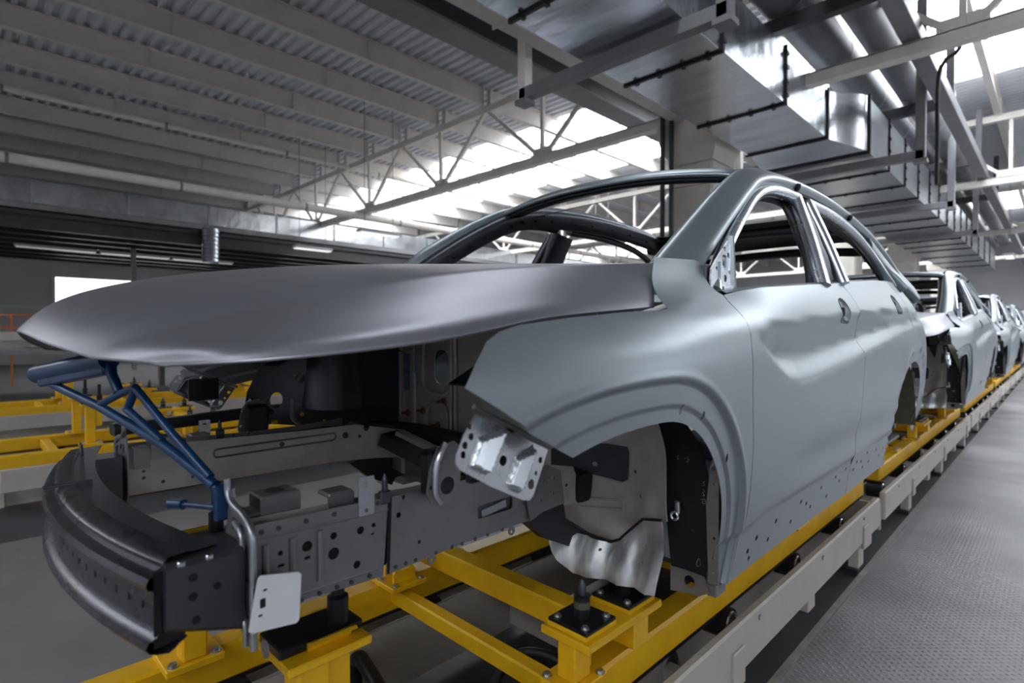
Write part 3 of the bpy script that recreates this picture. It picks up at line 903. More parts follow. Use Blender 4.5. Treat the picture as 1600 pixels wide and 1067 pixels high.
def _base(Y, Z):
    C = _herm(_ZC, _T, Z)                      # (ncol, N)
    n = C.shape[1]
    m = np.empty_like(C)
    m[1:-1] = (C[2:] - C[:-2]) / (_YC[2:] - _YC[:-2])[:, None]
    m[0] = (C[1] - C[0]) / (_YC[1] - _YC[0]); m[-1] = (C[-1] - C[-2]) / (_YC[-1] - _YC[-2])
    i = np.clip(np.searchsorted(_YC, Y) - 1, 0, len(_YC) - 2); k = np.arange(n)
    h = _YC[i + 1] - _YC[i]; t = np.clip((Y - _YC[i]) / h, -0.3, 1.3)
    return ((2 * t ** 3 - 3 * t ** 2 + 1) * C[i, k] + (t ** 3 - 2 * t ** 2 + t) * h * m[i, k] + (-2 * t ** 3 + 3 * t ** 2) * C[i + 1, k] + (t ** 3 - t ** 2) * h * m[i + 1, k])
# dense, gently blurred version of the base surface (fair highlights)
_gy = np.arange(0.40, 4.62, 0.04); _gz = np.arange(0.70, 1.80, 0.01)
_YY, _ZZ = np.meshgrid(_gy, _gz, indexing='ij')
_D = _base(_YY.ravel(), _ZZ.ravel()).reshape(_YY.shape)
def _blur(A, sig, ax):
    r = int(3 * sig) + 1; k = np.exp(-0.5 * (np.arange(-r, r + 1) / sig) ** 2); k /= k.sum()
    pad = [(0, 0), (0, 0)]; pad[ax] = (r, r)
    B = np.pad(A, pad, mode='reflect', reflect_type='odd')
    return np.apply_along_axis(lambda v: np.convolve(v, k, 'valid'), ax, B)
_D = _blur(_blur(_D, 1.9, 1), 1.5, 0)
def _cr(p0, p1, p2, p3, t):
    return 0.5 * (2 * p1 + (p2 - p0) * t + (2 * p0 - 5 * p1 + 4 * p2 - p3) * t * t + (3 * p1 - p0 - 3 * p2 + p3) * t ** 3)
def fx(Y, Z):
    Y = np.asarray(Y, float); Z = np.asarray(Z, float)
    fy = (Y - _gy[0]) / 0.04; fz = (Z - _gz[0]) / 0.01
    iy = np.clip(fy.astype(int), 1, len(_gy) - 3); iz = np.clip(fz.astype(int), 1, len(_gz) - 3)
    ty, tz = fy - iy, fz - iz
    X = _cr(*[_cr(*[_D[iy + a, iz + b] for b in (-1, 0, 1, 2)], tz) for a in (-1, 0, 1, 2)], ty)
    # door scoop between the handle crease and the rising lower crease
    zU = np.interp(Y, [1.40, 1.55, 2.20, 3.26, 4.2], [1.462, 1.470, 1.509, 1.563, 1.59])
    zL = np.interp(Y, [1.40, 1.50, 1.62, 1.74, 1.86, 2.0, 2.2, 3.24, 4.2], [1.45, 1.425, 1.370, 1.325, 1.312, 1.318, 1.336, 1.445, 1.52])
    u = (Z - zL) / np.maximum(zU - zL, 0.02)
    g = (nss(u, 1.04, 0.86) * 0.22 + 0.78 * np.clip((1.0 - u) / 0.62, 0, 1)) * nss(u, -0.16, 0.40)
    D = 0.040 * nss(Y, 1.46, 1.74) * (1 - 0.75 * nss(Y, 2.6, 3.7))
    X = X - D * g
    # cladding band below the lower door crease
    zc = np.interp(Y, [1.3, 1.6, 3.4], [0.90, 0.925, 0.955])
    X = X - 0.010 * nss(Z, zc + 0.012, zc - 0.012)
    X = X - 0.012 * np.exp(-((Z - 1.03) / 0.055) ** 2) * nss(Y, 1.6, 2.1) * nss(Y, 3.5, 2.8)
    # wheel arch rings
    for r in (arch_r(Y, Z), np.hypot(Y - BY, Z - BZ) / 1.03):
        X = X - 0.011 * nss(r, 0.428, 0.412) - 0.007 * nss(r, 0.372, 0.362)
        X = X + 0.004 * np.exp(-((r - 0.432) / 0.010) ** 2)
    return X

def side_fn(s, off=0.0):
    def fn(a, b):
        X = fx(a, b) + off
        return np.stack([s * X, np.asarray(a, float), np.asarray(b, float)], -1)
    return fn

def heightsurf(name, poly, holes, fn, mat, parent, grid=(0.03, 0.03), t=0.0, edge=None, inv=False, extra=()):
    """curved sheet: 2-D outline with holes; fn(a,b)->xyz (vectorised)"""
    vs, tris = cdt(poly, holes, grid, edge, extra)
    if True:
        ar = [((vs[f[1]][0] - vs[f[0]][0]) * (vs[f[2]][1] - vs[f[0]][1]) - (vs[f[2]][0] - vs[f[0]][0]) * (vs[f[1]][1] - vs[f[0]][1])) for f in tris]
        tris = [f if a > 0 else tuple(reversed(f)) for f, a in zip(tris, ar)]
    A = np.array([v[0] for v in vs]); B = np.array([v[1] for v in vs]); e = 1.5e-3
    P = fn(A, B)
    N = np.cross(fn(A + e, B) - fn(A - e, B), fn(A, B + e) - fn(A, B - e))
    N /= (np.linalg.norm(N, axis=1, keepdims=True) + 1e-12)
    if inv:
        N = -N; tris = [tuple(reversed(f)) for f in tris]
    V = P.tolist(); F = list(tris); n = len(V)
    nrm = N.tolist()
    if t:
        V += (P - N * t).tolist(); nrm += (-N).tolist()
        F += [tuple(i + n for i in reversed(f)) for f in tris]
        for a, b in bound_edges(tris): F.append((b, a, a + n, b + n))
    o = mk(name, V, F, mat, parent, smooth=True)
    me = o.data; k = len(tris) * (2 if t else 1)
    ln = []
    for i, p in enumerate(me.polygons):
        for li in p.loop_indices:
            ln.append(nrm[me.loops[li].vertex_index] if i < k else tuple(p.normal))
    me.normals_split_custom_set(ln)
    return o

def arc_pts(cy, cz, r, a0, a1, n, front=False):
    out = []
    for k in range(n + 1):
        a = R(a0 + (a1 - a0) * k / n)
        dy, dz = math.cos(a), math.sin(a)
        rr = r
        if front:
            rr = r * (1 + 1.226e-4 * min(max(math.degrees(math.atan2(-dy, dz)), 0), 60) ** 2)
        out.append((cy + rr * dy, cz + rr * dz))
    return out

# fender outline (Y, Z)
fend = [(0.535, 1.368), (0.560, 1.402), (0.592, 1.436), (0.625, 1.452), (0.67, 1.463), (0.80, 1.478), (0.97, 1.493), (1.10, 1.500), (1.142, 1.505),
        (1.172, 1.54), (1.212, 1.587), (1.262, 1.643), (1.36, 1.648), (1.445, 1.652), (1.475, 1.640), (1.452, 1.610), (1.450, 1.580), (1.466, 1.560), (1.478, 1.553),
        (1.470, 1.52), (1.452, 1.47), (1.445, 1.42), (1.452, 1.30), (1.478, 1.15), (1.483, 0.98), (1.478, 0.88), (1.470, 0.83), (1.452, 0.775)]
fend += [(1.395, 0.80), (1.372, 0.86)]
fend += arc_pts(AY, AZ, 0.334, 0, 132, 30, True)
tip = fend[-1]
fend += [(0.66, 1.283), (0.60, 1.326)]
fh = [circ(1.345, 1.14, 0.006, 8, 0.012), circ(1.10, 1.285, 0.006, 8, 0.013), circ(1.20, 1.262, 0.006, 8, 0.011)]
# front door, rear door, quarter panel
belt = lambda y: float(np.interp(y, [1.45, 1.7, 2.33, 3.227, 3.9, 4.5], [1.553, 1.585, 1.635, 1.705, 1.742, 1.75]))
g = 0.0035
door_f = [(1.478 + g, 1.553)] + [(y, belt(y)) for y in (1.55, 1.7, 1.9, 2.1, 2.3, 2.5, 2.60)] + [(2.618, 1.60), (2.612, 1.45), (2.600, 1.2), (2.592, 0.95), (2.60, 0.78)]
door_f += [(2.2, 0.781), (1.7, 0.779), (1.53, 0.776), (1.452 + g, 0.775), (1.470 + g, 0.83), (1.478 + g, 0.88), (1.483 + g, 0.98), (1.478 + g, 1.15), (1.452 + g, 1.30), (1.445 + g, 1.42), (1.452 + g, 1.47), (1.470 + g, 1.52)]
sillh = [(1.631, .856), (1.732, .823), (1.778, .87), (1.928, .83), (2.002, .881), (2.069, .86), (2.125, .836), (2.218, .886), (2.314, .833), (2.394, .893), (2.465, .862), (2.53, .90), (1.575, .832), (1.592, .805)]
hole_f = [circ(y, z, 0.009, 8, 0.008) for y, z in sillh]
handle = lambda y, z: [(y + 0.062 * math.cos(a) - 0.006 * math.cos(3 * a), z + 0.050 * math.sin(a) - 0.010 * math.cos(2 * a)) for a in [2 * math.pi * k / 20 for k in range(20)]]
hole_f.append(handle(2.425, 1.525))
door_r = [(2.618 + g, 1.60), (2.60 + 2 * g, belt(2.6))] + [(y, belt(y)) for y in (2.8, 3.0, 3.2, 3.4, 3.62)] + [(3.68, 1.62), (3.66, 1.50), (3.58, 1.38)]
door_r += arc_pts(BY, BZ, 0.362, 118, 186, 14)
door_r += [(3.345, 0.80), (3.30, 0.786), (2.95, 0.783), (2.60 + g, 0.78), (2.592 + g, 0.95), (2.600 + g, 1.2), (2.612 + g, 1.45)]
hole_r = [circ(y, z, 0.010, 8, 0.008) for y, z in ((2.664, .873), (2.70, .90), (2.779, .889), (2.83, .855), (2.866, .915), (2.927, .864), (3.05, .90), (3.13, .86), (3.2, .885))] + [handle(3.43, 1.585)]
quart = [(3.62 + 2 * g, belt(3.62))] + [(y, belt(y)) for y in (3.8, 4.0, 4.25, 4.45)] + [(4.50, 1.60), (4.53, 1.35), (4.53, 1.0), (4.45, 0.86), (4.2, 0.84), (4.1, 0.86)]
quart += [(4.085, 0.90)] + arc_pts(BY, BZ, 0.362, -2, 116.5, 24) + [(3.58 + g, 1.38), (3.66 + g, 1.50), (3.68 + g, 1.62)]

RINGS = []
for r_ in (.341, .350, .359, .364, .369, .375, .390, .405, .411, .416, .421, .426, .431, .436, .442, .452):
    RINGS += arc_pts(AY, AZ, r_, -28, 150, 118, True)
for s in (1, -1):
    iv = s < 0
    fd = heightsurf('fender', fend, fh, side_fn(s), 'galv_panel', CAR, (0.018, 0.018), 0.0012, 0.010, iv, RINGS)
    heightsurf('front_door', door_f, hole_f, side_fn(s), 'galv_panel', CAR, (0.026, 0.020), 0.0012, 0.022, iv)
    heightsurf('rear_door', door_r, hole_r, side_fn(s), 'galv_panel', CAR, (0.032, 0.022), 0.0012, 0.026, iv)
    heightsurf('quarter_panel', quart, [], side_fn(s), 'galv_panel', CAR, (0.04, 0.03), 0.0012, 0.03, iv)
    # handle pockets
    for (y, z) in ((2.425, 1.525), (3.43, 1.585)):
        cx = float(fx([y], [z])[0])
        V = []; F = []; rim = handle(y, z); n = len(rim)
        for j, (f_, d_) in enumerate(((1.03, -0.002), (0.93, 0.010), (0.70, 0.024), (0.40, 0.030), (0.0, 0.031))):
            for (a, b) in rim:
                yy, zz = y + (a - y) * f_, z + (b - z) * f_
                V.append((s * (float(fx([yy], [zz])[0]) * (1 if j < 2 else 0) + (cx if j >= 2 else 0) - d_), yy, zz))
        for j in range(4):
            for k in range(n):
                q = (j * n + k, j * n + (k + 1) % n, (j + 1) * n + (k + 1) % n, (j + 1) * n + k)
                F.append(q if s > 0 else tuple(reversed(q)))
        hp = mk('handle_pocket', V, F, 'galv_panel', CAR, smooth=True)
        MB().cyl((s * (cx - 0.016), y + 0.018, z + 0.006), (s * (cx - 0.035), y + 0.018, z + 0.006), 0.018, 18).build('lock_hole', 'hole_black', hp)
        MB().cyl((s * (cx - 0.008), y - 0.050, z - 0.004), (s * (cx - 0.03), y - 0.050, z - 0.004), 0.008, 12).build('pivot_hole', 'hole_black', hp)
    # belt return flange: closes the door tops inwards
    ys_ = np.linspace(1.50, 4.44, 40)
    V = []
    for y in ys_:
        z = belt(y); x = float(fx([y], [z])[0])
        V += [(s * x, y, z), (s * (x - 0.012), y, z + 0.008), (s * (x - 0.05), y, z + 0.004), (s * (x - 0.06), y, z - 0.05)]
    F = [(4 * i + j, 4 * i + j + 1, 4 * i + 5 + j, 4 * i + 4 + j) for i in range(39) for j in range(3)]
    if s > 0: F = [tuple(reversed(f)) for f in F]
    mk('belt_flange', V, F, 'galv_panel', CAR, smooth=True, auto=40)
    # inner door skins, dark steel standing in for the dim interior
    inn = [(1.52, 0.82), (1.52, 1.52)] + [(y, belt(y) - 0.03) for y in (1.7, 2.3, 2.56)] + [(2.56, 0.82)]
    inn2 = [(2.66, 0.82), (2.66, 1.62), (3.2, 1.67), (3.55, 1.69), (3.5, 1.36), (3.34, 1.1), (3.30, 0.82)]
    for nm, pl, hh in (('inner_door_skin', inn, [rrect(1.75, 2.3, 1.0, 1.35, 0.06)]), ('inner_door_skin', inn2, [rrect(2.8, 3.15, 1.05, 1.4, 0.06)])):
        heightsurf(nm, pl, hh, side_fn(s, -0.095), 'steel_dark', CAR, (0.08, 0.08), 0.001, 0.06, iv)

# ---- hood: loft of lengthwise curves
HST = [  # centre, mid, crease, edge
    [(0, .088, 1.456), (.20, .116, 1.430), (.33, .160, 1.411), (.50, .232, 1.402)],
    [(0, .128, 1.502), (.215, .156, 1.470), (.365, .207, 1.443), (.57, .270, 1.4055)],
    [(0, .200, 1.543), (.245, .230, 1.513), (.435, .290, 1.464), (.645, .317, 1.411)],
    [(0, .370, 1.588), (.29, .400, 1.564), (.525, .480, 1.518), (.722, .436, 1.424)],
    [(0, .600, 1.622), (.34, .610, 1.601), (.620, .648, 1.561), (.771, .612, 1.446)],
    [(0, .820, 1.645), (.37, .825, 1.625), (.668, .830, 1.588), (.795, .760, 1.479)],
    [(0, 1.03, 1.660), (.40, 1.05, 1.642), (.698, 1.07, 1.612), (.806, .950, 1.496)],
    [(0, 1.16, 1.664), (.42, 1.21, 1.652), (.722, 1.285, 1.632), (.806, 1.148, 1.512)]]
def hood_grid():
    H = np.array(HST, float)
    H[:, 1, 2] = H[:, 0, 2] + (H[:, 2, 2] - H[:, 0, 2]) * (H[:, 1, 0] / H[:, 2, 0]) ** 1.35
    L = np.array([np.array(crom([H[i, j] for i in range(8)], 9)) for j in range(4)])
    m = L.shape[1]
    rows = []
    for v in range(m):
        C, M, K, E = L[:, v]
        wv = np.linalg.norm(E - K)
        nn = np.array([.72, -.30, .62]); nn -= (E - K) * nn.dot(E - K) / wv ** 2; nn /= np.linalg.norm(nn)
        tv = v / (m - 1); am = (1 - 0.85 * sstep(tv, .5, .98)) * sstep(tv, .0, .16); ab = (1 - 0.85 * sstep(tv, .5, .98)) * sstep(tv, .10, .34)
        F1 = K + (E - K) * .34 + nn * wv * .030 * am
        F2 = K + (E - K) * .66 + nn * wv * .042 * am
        F3 = K + (E - K) * .88 + nn * wv * .045 * ab
        Mm = M * np.array([-1, 1, 1])
        a = np.array(crom([Mm, C, M, K], 14))[14:]
        b = np.array(crom([K, F1, F2, F3, E], 7))
        half = np.concatenate([a, b[1:]])
        ik = len(a) - 1
        left = half[1:][::-1] * np.array([-1, 1, 1])
        rows.append(np.concatenate([left, half]))
    return np.array(rows)
G = hood_grid()
G = np.stack([_blur(G[:, :, c], 4.0, 0) for c in range(3)], -1)
m_, w_ = G.shape[:2]
du = np.gradient(G, axis=1); dv = np.gradient(G, axis=0)
GN = np.cross(du, dv); GN /= np.linalg.norm(GN, axis=2, keepdims=True)
def grid_sheet(name, G, N, t, mat, parent, flipn=False):
    m, w = G.shape[:2]
    V = G.reshape(-1, 3).tolist() + (G - N * t).reshape(-1, 3).tolist(); n = m * w
    F = [(i * w + j, i * w + j + 1, (i + 1) * w + j + 1, (i + 1) * w + j) for i in range(m - 1) for j in range(w - 1)]
    F += [tuple(k + n for k in reversed(f)) for f in F]
    rim = [(0, j, 0, j + 1) for j in range(w - 1)] + [(i, w - 1, i + 1, w - 1) for i in range(m - 1)] + [(m - 1, j + 1, m - 1, j) for j in range(w - 1)] + [(i + 1, 0, i, 0) for i in range(m - 1)]
    for a, b, c, d in rim: F.append((c * w + d, a * w + b, a * w + b + n, c * w + d + n))
    return mk(name, V, F, mat, parent, smooth=True, auto=50)
hood = grid_sheet('hood', G, GN, 0.004, 'steel_hood', CAR)
# hem along the hood edge
edge = [tuple(G[0, j] - GN[0, j] * 0.004) for j in range(0, w_)]
MB().tube([tuple(G[i, w_ - 1] - GN[i, w_ - 1] * 0.002) for i in range(0, m_)], 0.0028, 8).build('hem', 'steel_hood', hood, smooth=True)
MB().tube(edge, 0.0028, 8).build('hem', 'steel_hood', hood, smooth=True)
MB().tube([tuple(G[i, 0] - GN[i, 0] * 0.002) for i in range(0, m_)], 0.0028, 8).build('hem', 'steel_hood', hood, smooth=True)
# inner hood frame: dark stamped panel below
Gi = G[12:-3, 8:-8] - GN[12:-3, 8:-8] * 0.026
grid_sheet('inner_hood_panel', Gi, GN[12:-3, 8:-8], 0.002, 'steel_dark', hood)

# ---- greenhouse
RAIL = [(.708, 1.37, 1.59), (.706, 1.47, 1.662), (.700, 1.58, 1.738), (.684, 1.77, 1.86), (.663, 1.95, 1.96), (.645, 2.10, 2.025), (.64, 2.30, 2.066), (.637, 2.65, 2.092), (.637, 3.05, 2.092), (.64, 3.45, 2.066), (.655, 3.8, 2.01), (.69, 4.08, 1.90), (.73, 4.28, 1.76), (.765, 4.40, 1.62)]
RUP = [(.75, -.55, .35), (.75, -.55, .38), (.72, -.50, .45), (.68, -.42, .55), (.62, -.32, .66), (.56, -.20, .76), (.52, -.08, .82), (.5, 0, .85), (.5, 0, .85), (.52, .1, .82), (.58, .25, .75), (.65, .4, .6), (.7, .45, .5), (.7, .5, .45)]
def superell(a, b, n=20, e=0.62):
    P = []
    for k in range(n):
        t = 2 * math.pi * k / n; c, s_ = math.cos(t), math.sin(t)
        P.append((a * math.copysign(abs(c) ** e, c), b * math.copysign(abs(s_) ** e, s_)))
    return P
def mir(P, s): return [(s * p[0], p[1], p[2]) for p in P]
def mirg(P, s):
    if s > 0: return P
    out = []
    for p in P:
        g_ = sstep(p[2], 1.55, 1.75)
        out.append((-p[0] + 0.07 * g_, p[1] - 0.06 * g_, p[2] + 0.03 * g_))
    return out
FR_F = [(.785, 1.50, 1.565), (.768, 1.545, 1.62), (.745, 1.68, 1.725), (.715, 1.86, 1.842), (.69, 2.02, 1.932), (.677, 2.17, 1.985), (.672, 2.34, 2.012), (.675, 2.52, 2.018)]
FR_R = [(.675, 2.64, 2.018), (.675, 3.0, 2.018), (.682, 3.35, 1.985), (.70, 3.6, 1.915), (.735, 3.78, 1.81), (.775, 3.86, 1.72)]
for s in (1, -1):
    pts = crom(mirg(RAIL, s), 6); ups = crom(mir(RUP, s), 6)
    scl = [1.15 - 0.25 * sstep(i, 0, 34) for i in range(len(pts))]
    V, F = sweep(pts, superell(0.056, 0.030, 22), ups=ups, scales=scl)
    mk('roof_rail', V, F, 'galv_panel', CAR, smooth=True, auto=60)
    # drip channel between rail and doors: dark seal gap
    off = [(p[0] - s * 0.004 * 0, p[1], p[2]) for p in pts]
    gap = [((a[0] * .55 + b[0] * .45), a[1] * .55 + b[1] * .45, a[2] * .55 + b[2] * .45) for a, b in zip(crom(mirg(RAIL[2:9], s), 8), crom(mirg([FR_F[2], FR_F[3], FR_F[4], FR_F[5], FR_F[6], FR_R[0], FR_R[1]], s), 8))]
    MB().tube(gap, 0.020, 10).build('drip_channel', 'steel_black', CAR, smooth=True)
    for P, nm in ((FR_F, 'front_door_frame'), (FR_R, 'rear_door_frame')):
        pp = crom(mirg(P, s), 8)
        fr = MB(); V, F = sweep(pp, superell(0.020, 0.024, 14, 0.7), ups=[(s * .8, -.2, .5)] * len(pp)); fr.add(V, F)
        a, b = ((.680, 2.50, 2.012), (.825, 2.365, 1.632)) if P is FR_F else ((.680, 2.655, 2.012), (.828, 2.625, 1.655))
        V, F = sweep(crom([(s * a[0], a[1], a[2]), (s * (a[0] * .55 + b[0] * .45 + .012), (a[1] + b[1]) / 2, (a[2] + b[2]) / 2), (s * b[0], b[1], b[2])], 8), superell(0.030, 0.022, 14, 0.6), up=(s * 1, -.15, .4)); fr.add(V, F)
        fr.build(nm, 'steel_bright' if s > 0 else 'steel_dark', CAR, smooth=True, auto=50)  # far-side frames take dark steel to stand in for interior shade
    # dark window channel lips and B-pillar core
    V, F = sweep(crom([(s * .640, 2.56, 2.03), (s * .72, 2.53, 1.84), (s * .775, 2.50, 1.62), (s * .79, 2.50, 0.85)], 6), superell(0.085, 0.035, 16, 0.5), up=(s, 0, 0.3))
    mk('b_pillar', V, F, 'steel_dark', CAR, smooth=True, auto=50)
    inr = [(p[0] - s * 0.045, p[1] + 0.01, p[2] - 0.035) for p in pts[3:]]
    V, F = sweep(inr, superell(0.050, 0.026, 14, 0.6), ups=[(s * .8, -.2, .5)] * len(inr))
    ir = mk('inner_rail', V, F, 'steel_dark', CAR, smooth=True, auto=50)  # dark copy of the rail, coloured for the low light inside
    hb = MB()
    rr = random.Random(4)
    for i in range(4, len(inr) - 8, 3):
        p = inr[i]; hb.cyl((p[0] - s * 0.025, p[1], p[2] - 0.01), (p[0] - s * 0.031, p[1], p[2] - 0.014), 0.006 + 0.005 * rr.random(), 10)
    hb.build('rail_holes', 'hole_black', ir)['kind'] = 'stuff'
    # C pillar and quarter window surround
    V, F = sweep(crom([(s * .66, 3.72, 1.985), (s * .72, 3.90, 1.85), (s * .80, 3.98, 1.73)], 6), superell(0.10, 0.03, 16, 0.55), up=(s, .2, 0.4))
    mk('c_pillar', V, F, 'galv_panel', CAR, smooth=True, auto=50)
    V, F = sweep(crom([(s * .655, 4.0, 1.93), (s * .73, 4.22, 1.80), (s * .79, 4.36, 1.70)], 6), superell(0.09, 0.03, 16, 0.55), up=(s, .2, 0.4))
    mk('d_pillar', V, F, 'galv_panel', CAR, smooth=True, auto=50)
    # roof ditch clips
    for (y, z) in ((2.52, 2.068), (3.33, 2.058)):
        q = MB(); q.tube([(s * .668, y - 0.02, z), (s * .692, y - 0.02, z - 0.01)], 0.016, 12); q.build('roof_plug', 'hole_black', CAR, smooth=True)
    # mirror bracket in the front corner of the door glass
    mbp = [(1.462, 1.560), (1.600, 1.578), (1.598, 1.700), (1.575, 1.715), (1.545, 1.690), (1.50, 1.655), (1.470, 1.625)]
    mh = [rrect(1.535, 1.562, 1.630, 1.672, 0.006), circ(1.552, 1.690, 0.008, 10), circ(1.575, 1.672, 0.009, 10), circ(1.500, 1.630, 0.006, 8), circ(1.555, 1.605, 0.011, 10), circ(1.585, 1.625, 0.006, 8), circ(1.497, 1.585, 0.006, 8)]
    mkp = plate(mbp, mh, (s * .792, 0, 0), (0, 1, 0), (0, 0, 1), 0.006, 'steel_bright', 'mirror_bracket', CAR)
    rb = MB(); rb.bar((s * .797, 1.520, 1.570), (s * .797, 1.520, 1.650), 0.010, 0.006); rb.bar((s * .797, 1.603, 1.575), (s * .79, 1.60, 1.735), 0.022, 0.02, c=0.004); rb.bar((s * .797, 1.535, 1.575), (s * .797, 1.595, 1.582), 0.008, 0.012)
    rb.build('bracket_ribs', 'steel_bright', mkp)
    MB().box(s * .755, s * .785, 1.455, 1.515, 1.50, 1.64, 0.004).build('corner_gusset', 'steel_dark', CAR)
# header, roof skin with the large sunroof opening, rear header
hp = crom([(-.56, 2.01, 2.058), (-.48, 1.985, 2.066), (-.26, 1.925, 2.070), (0, 1.900, 2.072), (.3, 1.935, 2.070), (.55, 2.025, 2.052), (.63, 2.06, 2.030)], 8)
V, F = sweep(hp, superell(0.034, 0.012, 14, 0.6), up=(0, -.5, .85)); mk('windscreen_header', V, F, 'galv_panel', CAR, smooth=True, auto=50)
V, F = sweep([(p[0], p[1] + 0.03, p[2] - 0.020) for p in hp], superell(0.045, 0.012, 14, 0.6), up=(0, -.2, .95)); mk('inner_header', V, F, 'steel_black', CAR, smooth=True, auto=50)
def roof_z(X, Y): return 2.098 + 0.018 * (1 - (X / .62) ** 2) - 0.06 * nss(Y, 3.3, 4.15) - 0.05 * nss(Y, 2.25, 1.98)
roofp = [(-.60, 2.10), (-.3, 1.97), (0, 1.945), (.3, 1.97), (.60, 2.10), (.615, 2.6), (.615, 3.3), (.60, 3.7), (.58, 4.02), (0, 4.08), (-.58, 4.02), (-.60, 3.7), (-.615, 3.3), (-.615, 2.6)]
heightsurf('roof_skin', roofp, [rrect(-.50, .50, 2.08, 3.42, 0.08, 6)], lambda a, b: np.stack([a, b, roof_z(a, b)], -1), 'galv_panel', CAR, (0.08, 0.08), 0.001, 0.06)
heightsurf('roof_liner_frame', [(-.58, 2.14), (.58, 2.14), (.58, 3.95), (-.58, 3.95)], [rrect(-.49, .49, 2.10 + .08, 3.40, 0.08, 6)], lambda a, b: np.stack([a, b, roof_z(a, b) - 0.035], -1), 'steel_black', CAR, (0.1, 0.1), 0.001, 0.08)
for (y, z) in ((3.50, 2.055), (4.04, 1.985)):
    V, F = sweep(crom([(-.60, y, z - .03), (-.3, y, z), (0, y, z + .008), (.3, y, z), (.60, y, z - .03)], 6), superell(0.06, 0.025, 12, 0.5)); mk('roof_bow', V, F, 'steel_black', CAR, smooth=True, auto=50)
MB().box(-.70, .70, 4.38, 4.47, 1.02, 1.22, 0.02).box(-.70, .70, 4.36, 4.44, 0.80, 1.02, 0.02).build('rear_panel', 'steel_dark', CAR)
MB().box(-.60, .60, 4.26, 4.32, 1.66, 1.72, 0.01).build('rear_shelf_bar', 'steel_black', CAR)

# ---- underbody and bulkhead
fp = MB(); fp.box(-.74, .74, 1.47, 4.30, 0.775, 0.79); fp.box(-.14, .14, 1.45, 3.6, 0.79, 0.98, 0.03); fp.box(-.72, .72, 2.05, 2.15, 0.79, 0.86, 0.01); fp.box(-.72, .72, 2.75, 2.85, 0.79, 0.88, 0.01)
fp.build('floor_pan', 'steel_dark', CAR)
for s in (1, -1):
    MB().box(s * .70, s * .80, 1.47, 3.36, 0.735, 0.90, 0.012).build('inner_sill', 'steel_mid', CAR)
    MB().box(s * .805, s * .838, 1.50, 3.30, 0.79, 0.93).build('sill_hole_shade', 'hole_black', CAR)  # black strip stands in for the shade behind the sill holes
# bulkhead with pressed panels
bw = []
hb = [rrect(-.54, -.44, 1.13, 1.36, 0.035), rrect(-.17, -.03, 1.20, 1.40, 0.03)]
plate([(-.74, 0.93), (.46, 0.93), (.46, 1.56), (-.74, 1.56)], [rrect(-.36, -.27, 1.24, 1.38, 0.035)], (0, 1.40, 0), (1, 0, 0), (0, 0, 1), 0.004, 'inner_grey', 'bulkhead', CAR)
bk = bpy.data.objects['bulkhead']
rb = MB()
for x, z0, z1 in ((-.66, 1.03, 1.50), (-.615, 1.03, 1.50), (-.485, 1.03, 1.28), (-.24, 1.03, 1.5), (-.215, 1.0, 1.5)):
    rb.box(x - .007, x + .007, 1.382, 1.398, z0, z1, 0.004)
rb.tube([(p[0], 1.394, p[1]) for p in rrect(-.60, -.50, 1.06, 1.46, 0.045, 5)], 0.006, 8, closed=True)
rb.tube([(p[0], 1.394, p[1]) for p in rrect(-.43, -.24, 1.20, 1.46, 0.06, 5)], 0.010, 8, closed=True)
rb.tube([(p[0], 1.394, p[1]) for p in rrect(-.40, -.27, 1.00, 1.16, 0.04, 5)], 0.006, 8, closed=True)
rb.build('pressed_ribs', 'inner_grey', bk, smooth=True)
MB().box(-.575, -.535, 1.392, 1.397, 1.20, 1.36, 0.0).build('blue_patch', 'blue_patch', bk)
for (x, z) in ((-.55, 1.10), (-.44, 1.12), (-.335, 1.07), (-.30, 1.17)):
    q = MB(); q.cyl((x, 1.398, z), (x, 1.365, z + 0.002), 0.006, 10); q.cyl((x, 1.398, z), (x, 1.394, z), 0.015, 12); q.build('weld_stud', 'rust', bk)
heightsurf('cowl', [(-.72, 1.12), (.72, 1.12), (.72, 1.46), (-.72, 1.46)], [], lambda a, b: np.stack([a, b, 1.545 + 0.18 * (b - 1.12)], -1), 'steel_dark', CAR, (0.1, 0.1), 0.004)
# dash cross member: dark beam with spot-weld holes along bulkhead foot
cm = MB(); V, F = sweep(crom([(-.64, 1.24, 1.03), (-.45, 1.33, 1.03), (-.1, 1.36, 1.02), (.3, 1.36, 1.0), (.46, 1.34, .98)], 6), superell(0.03, 0.045, 12, 0.4)); cm.add(V, F)
cm = cm.build('dash_cross_member', 'steel_black', CAR, smooth=True, auto=40)
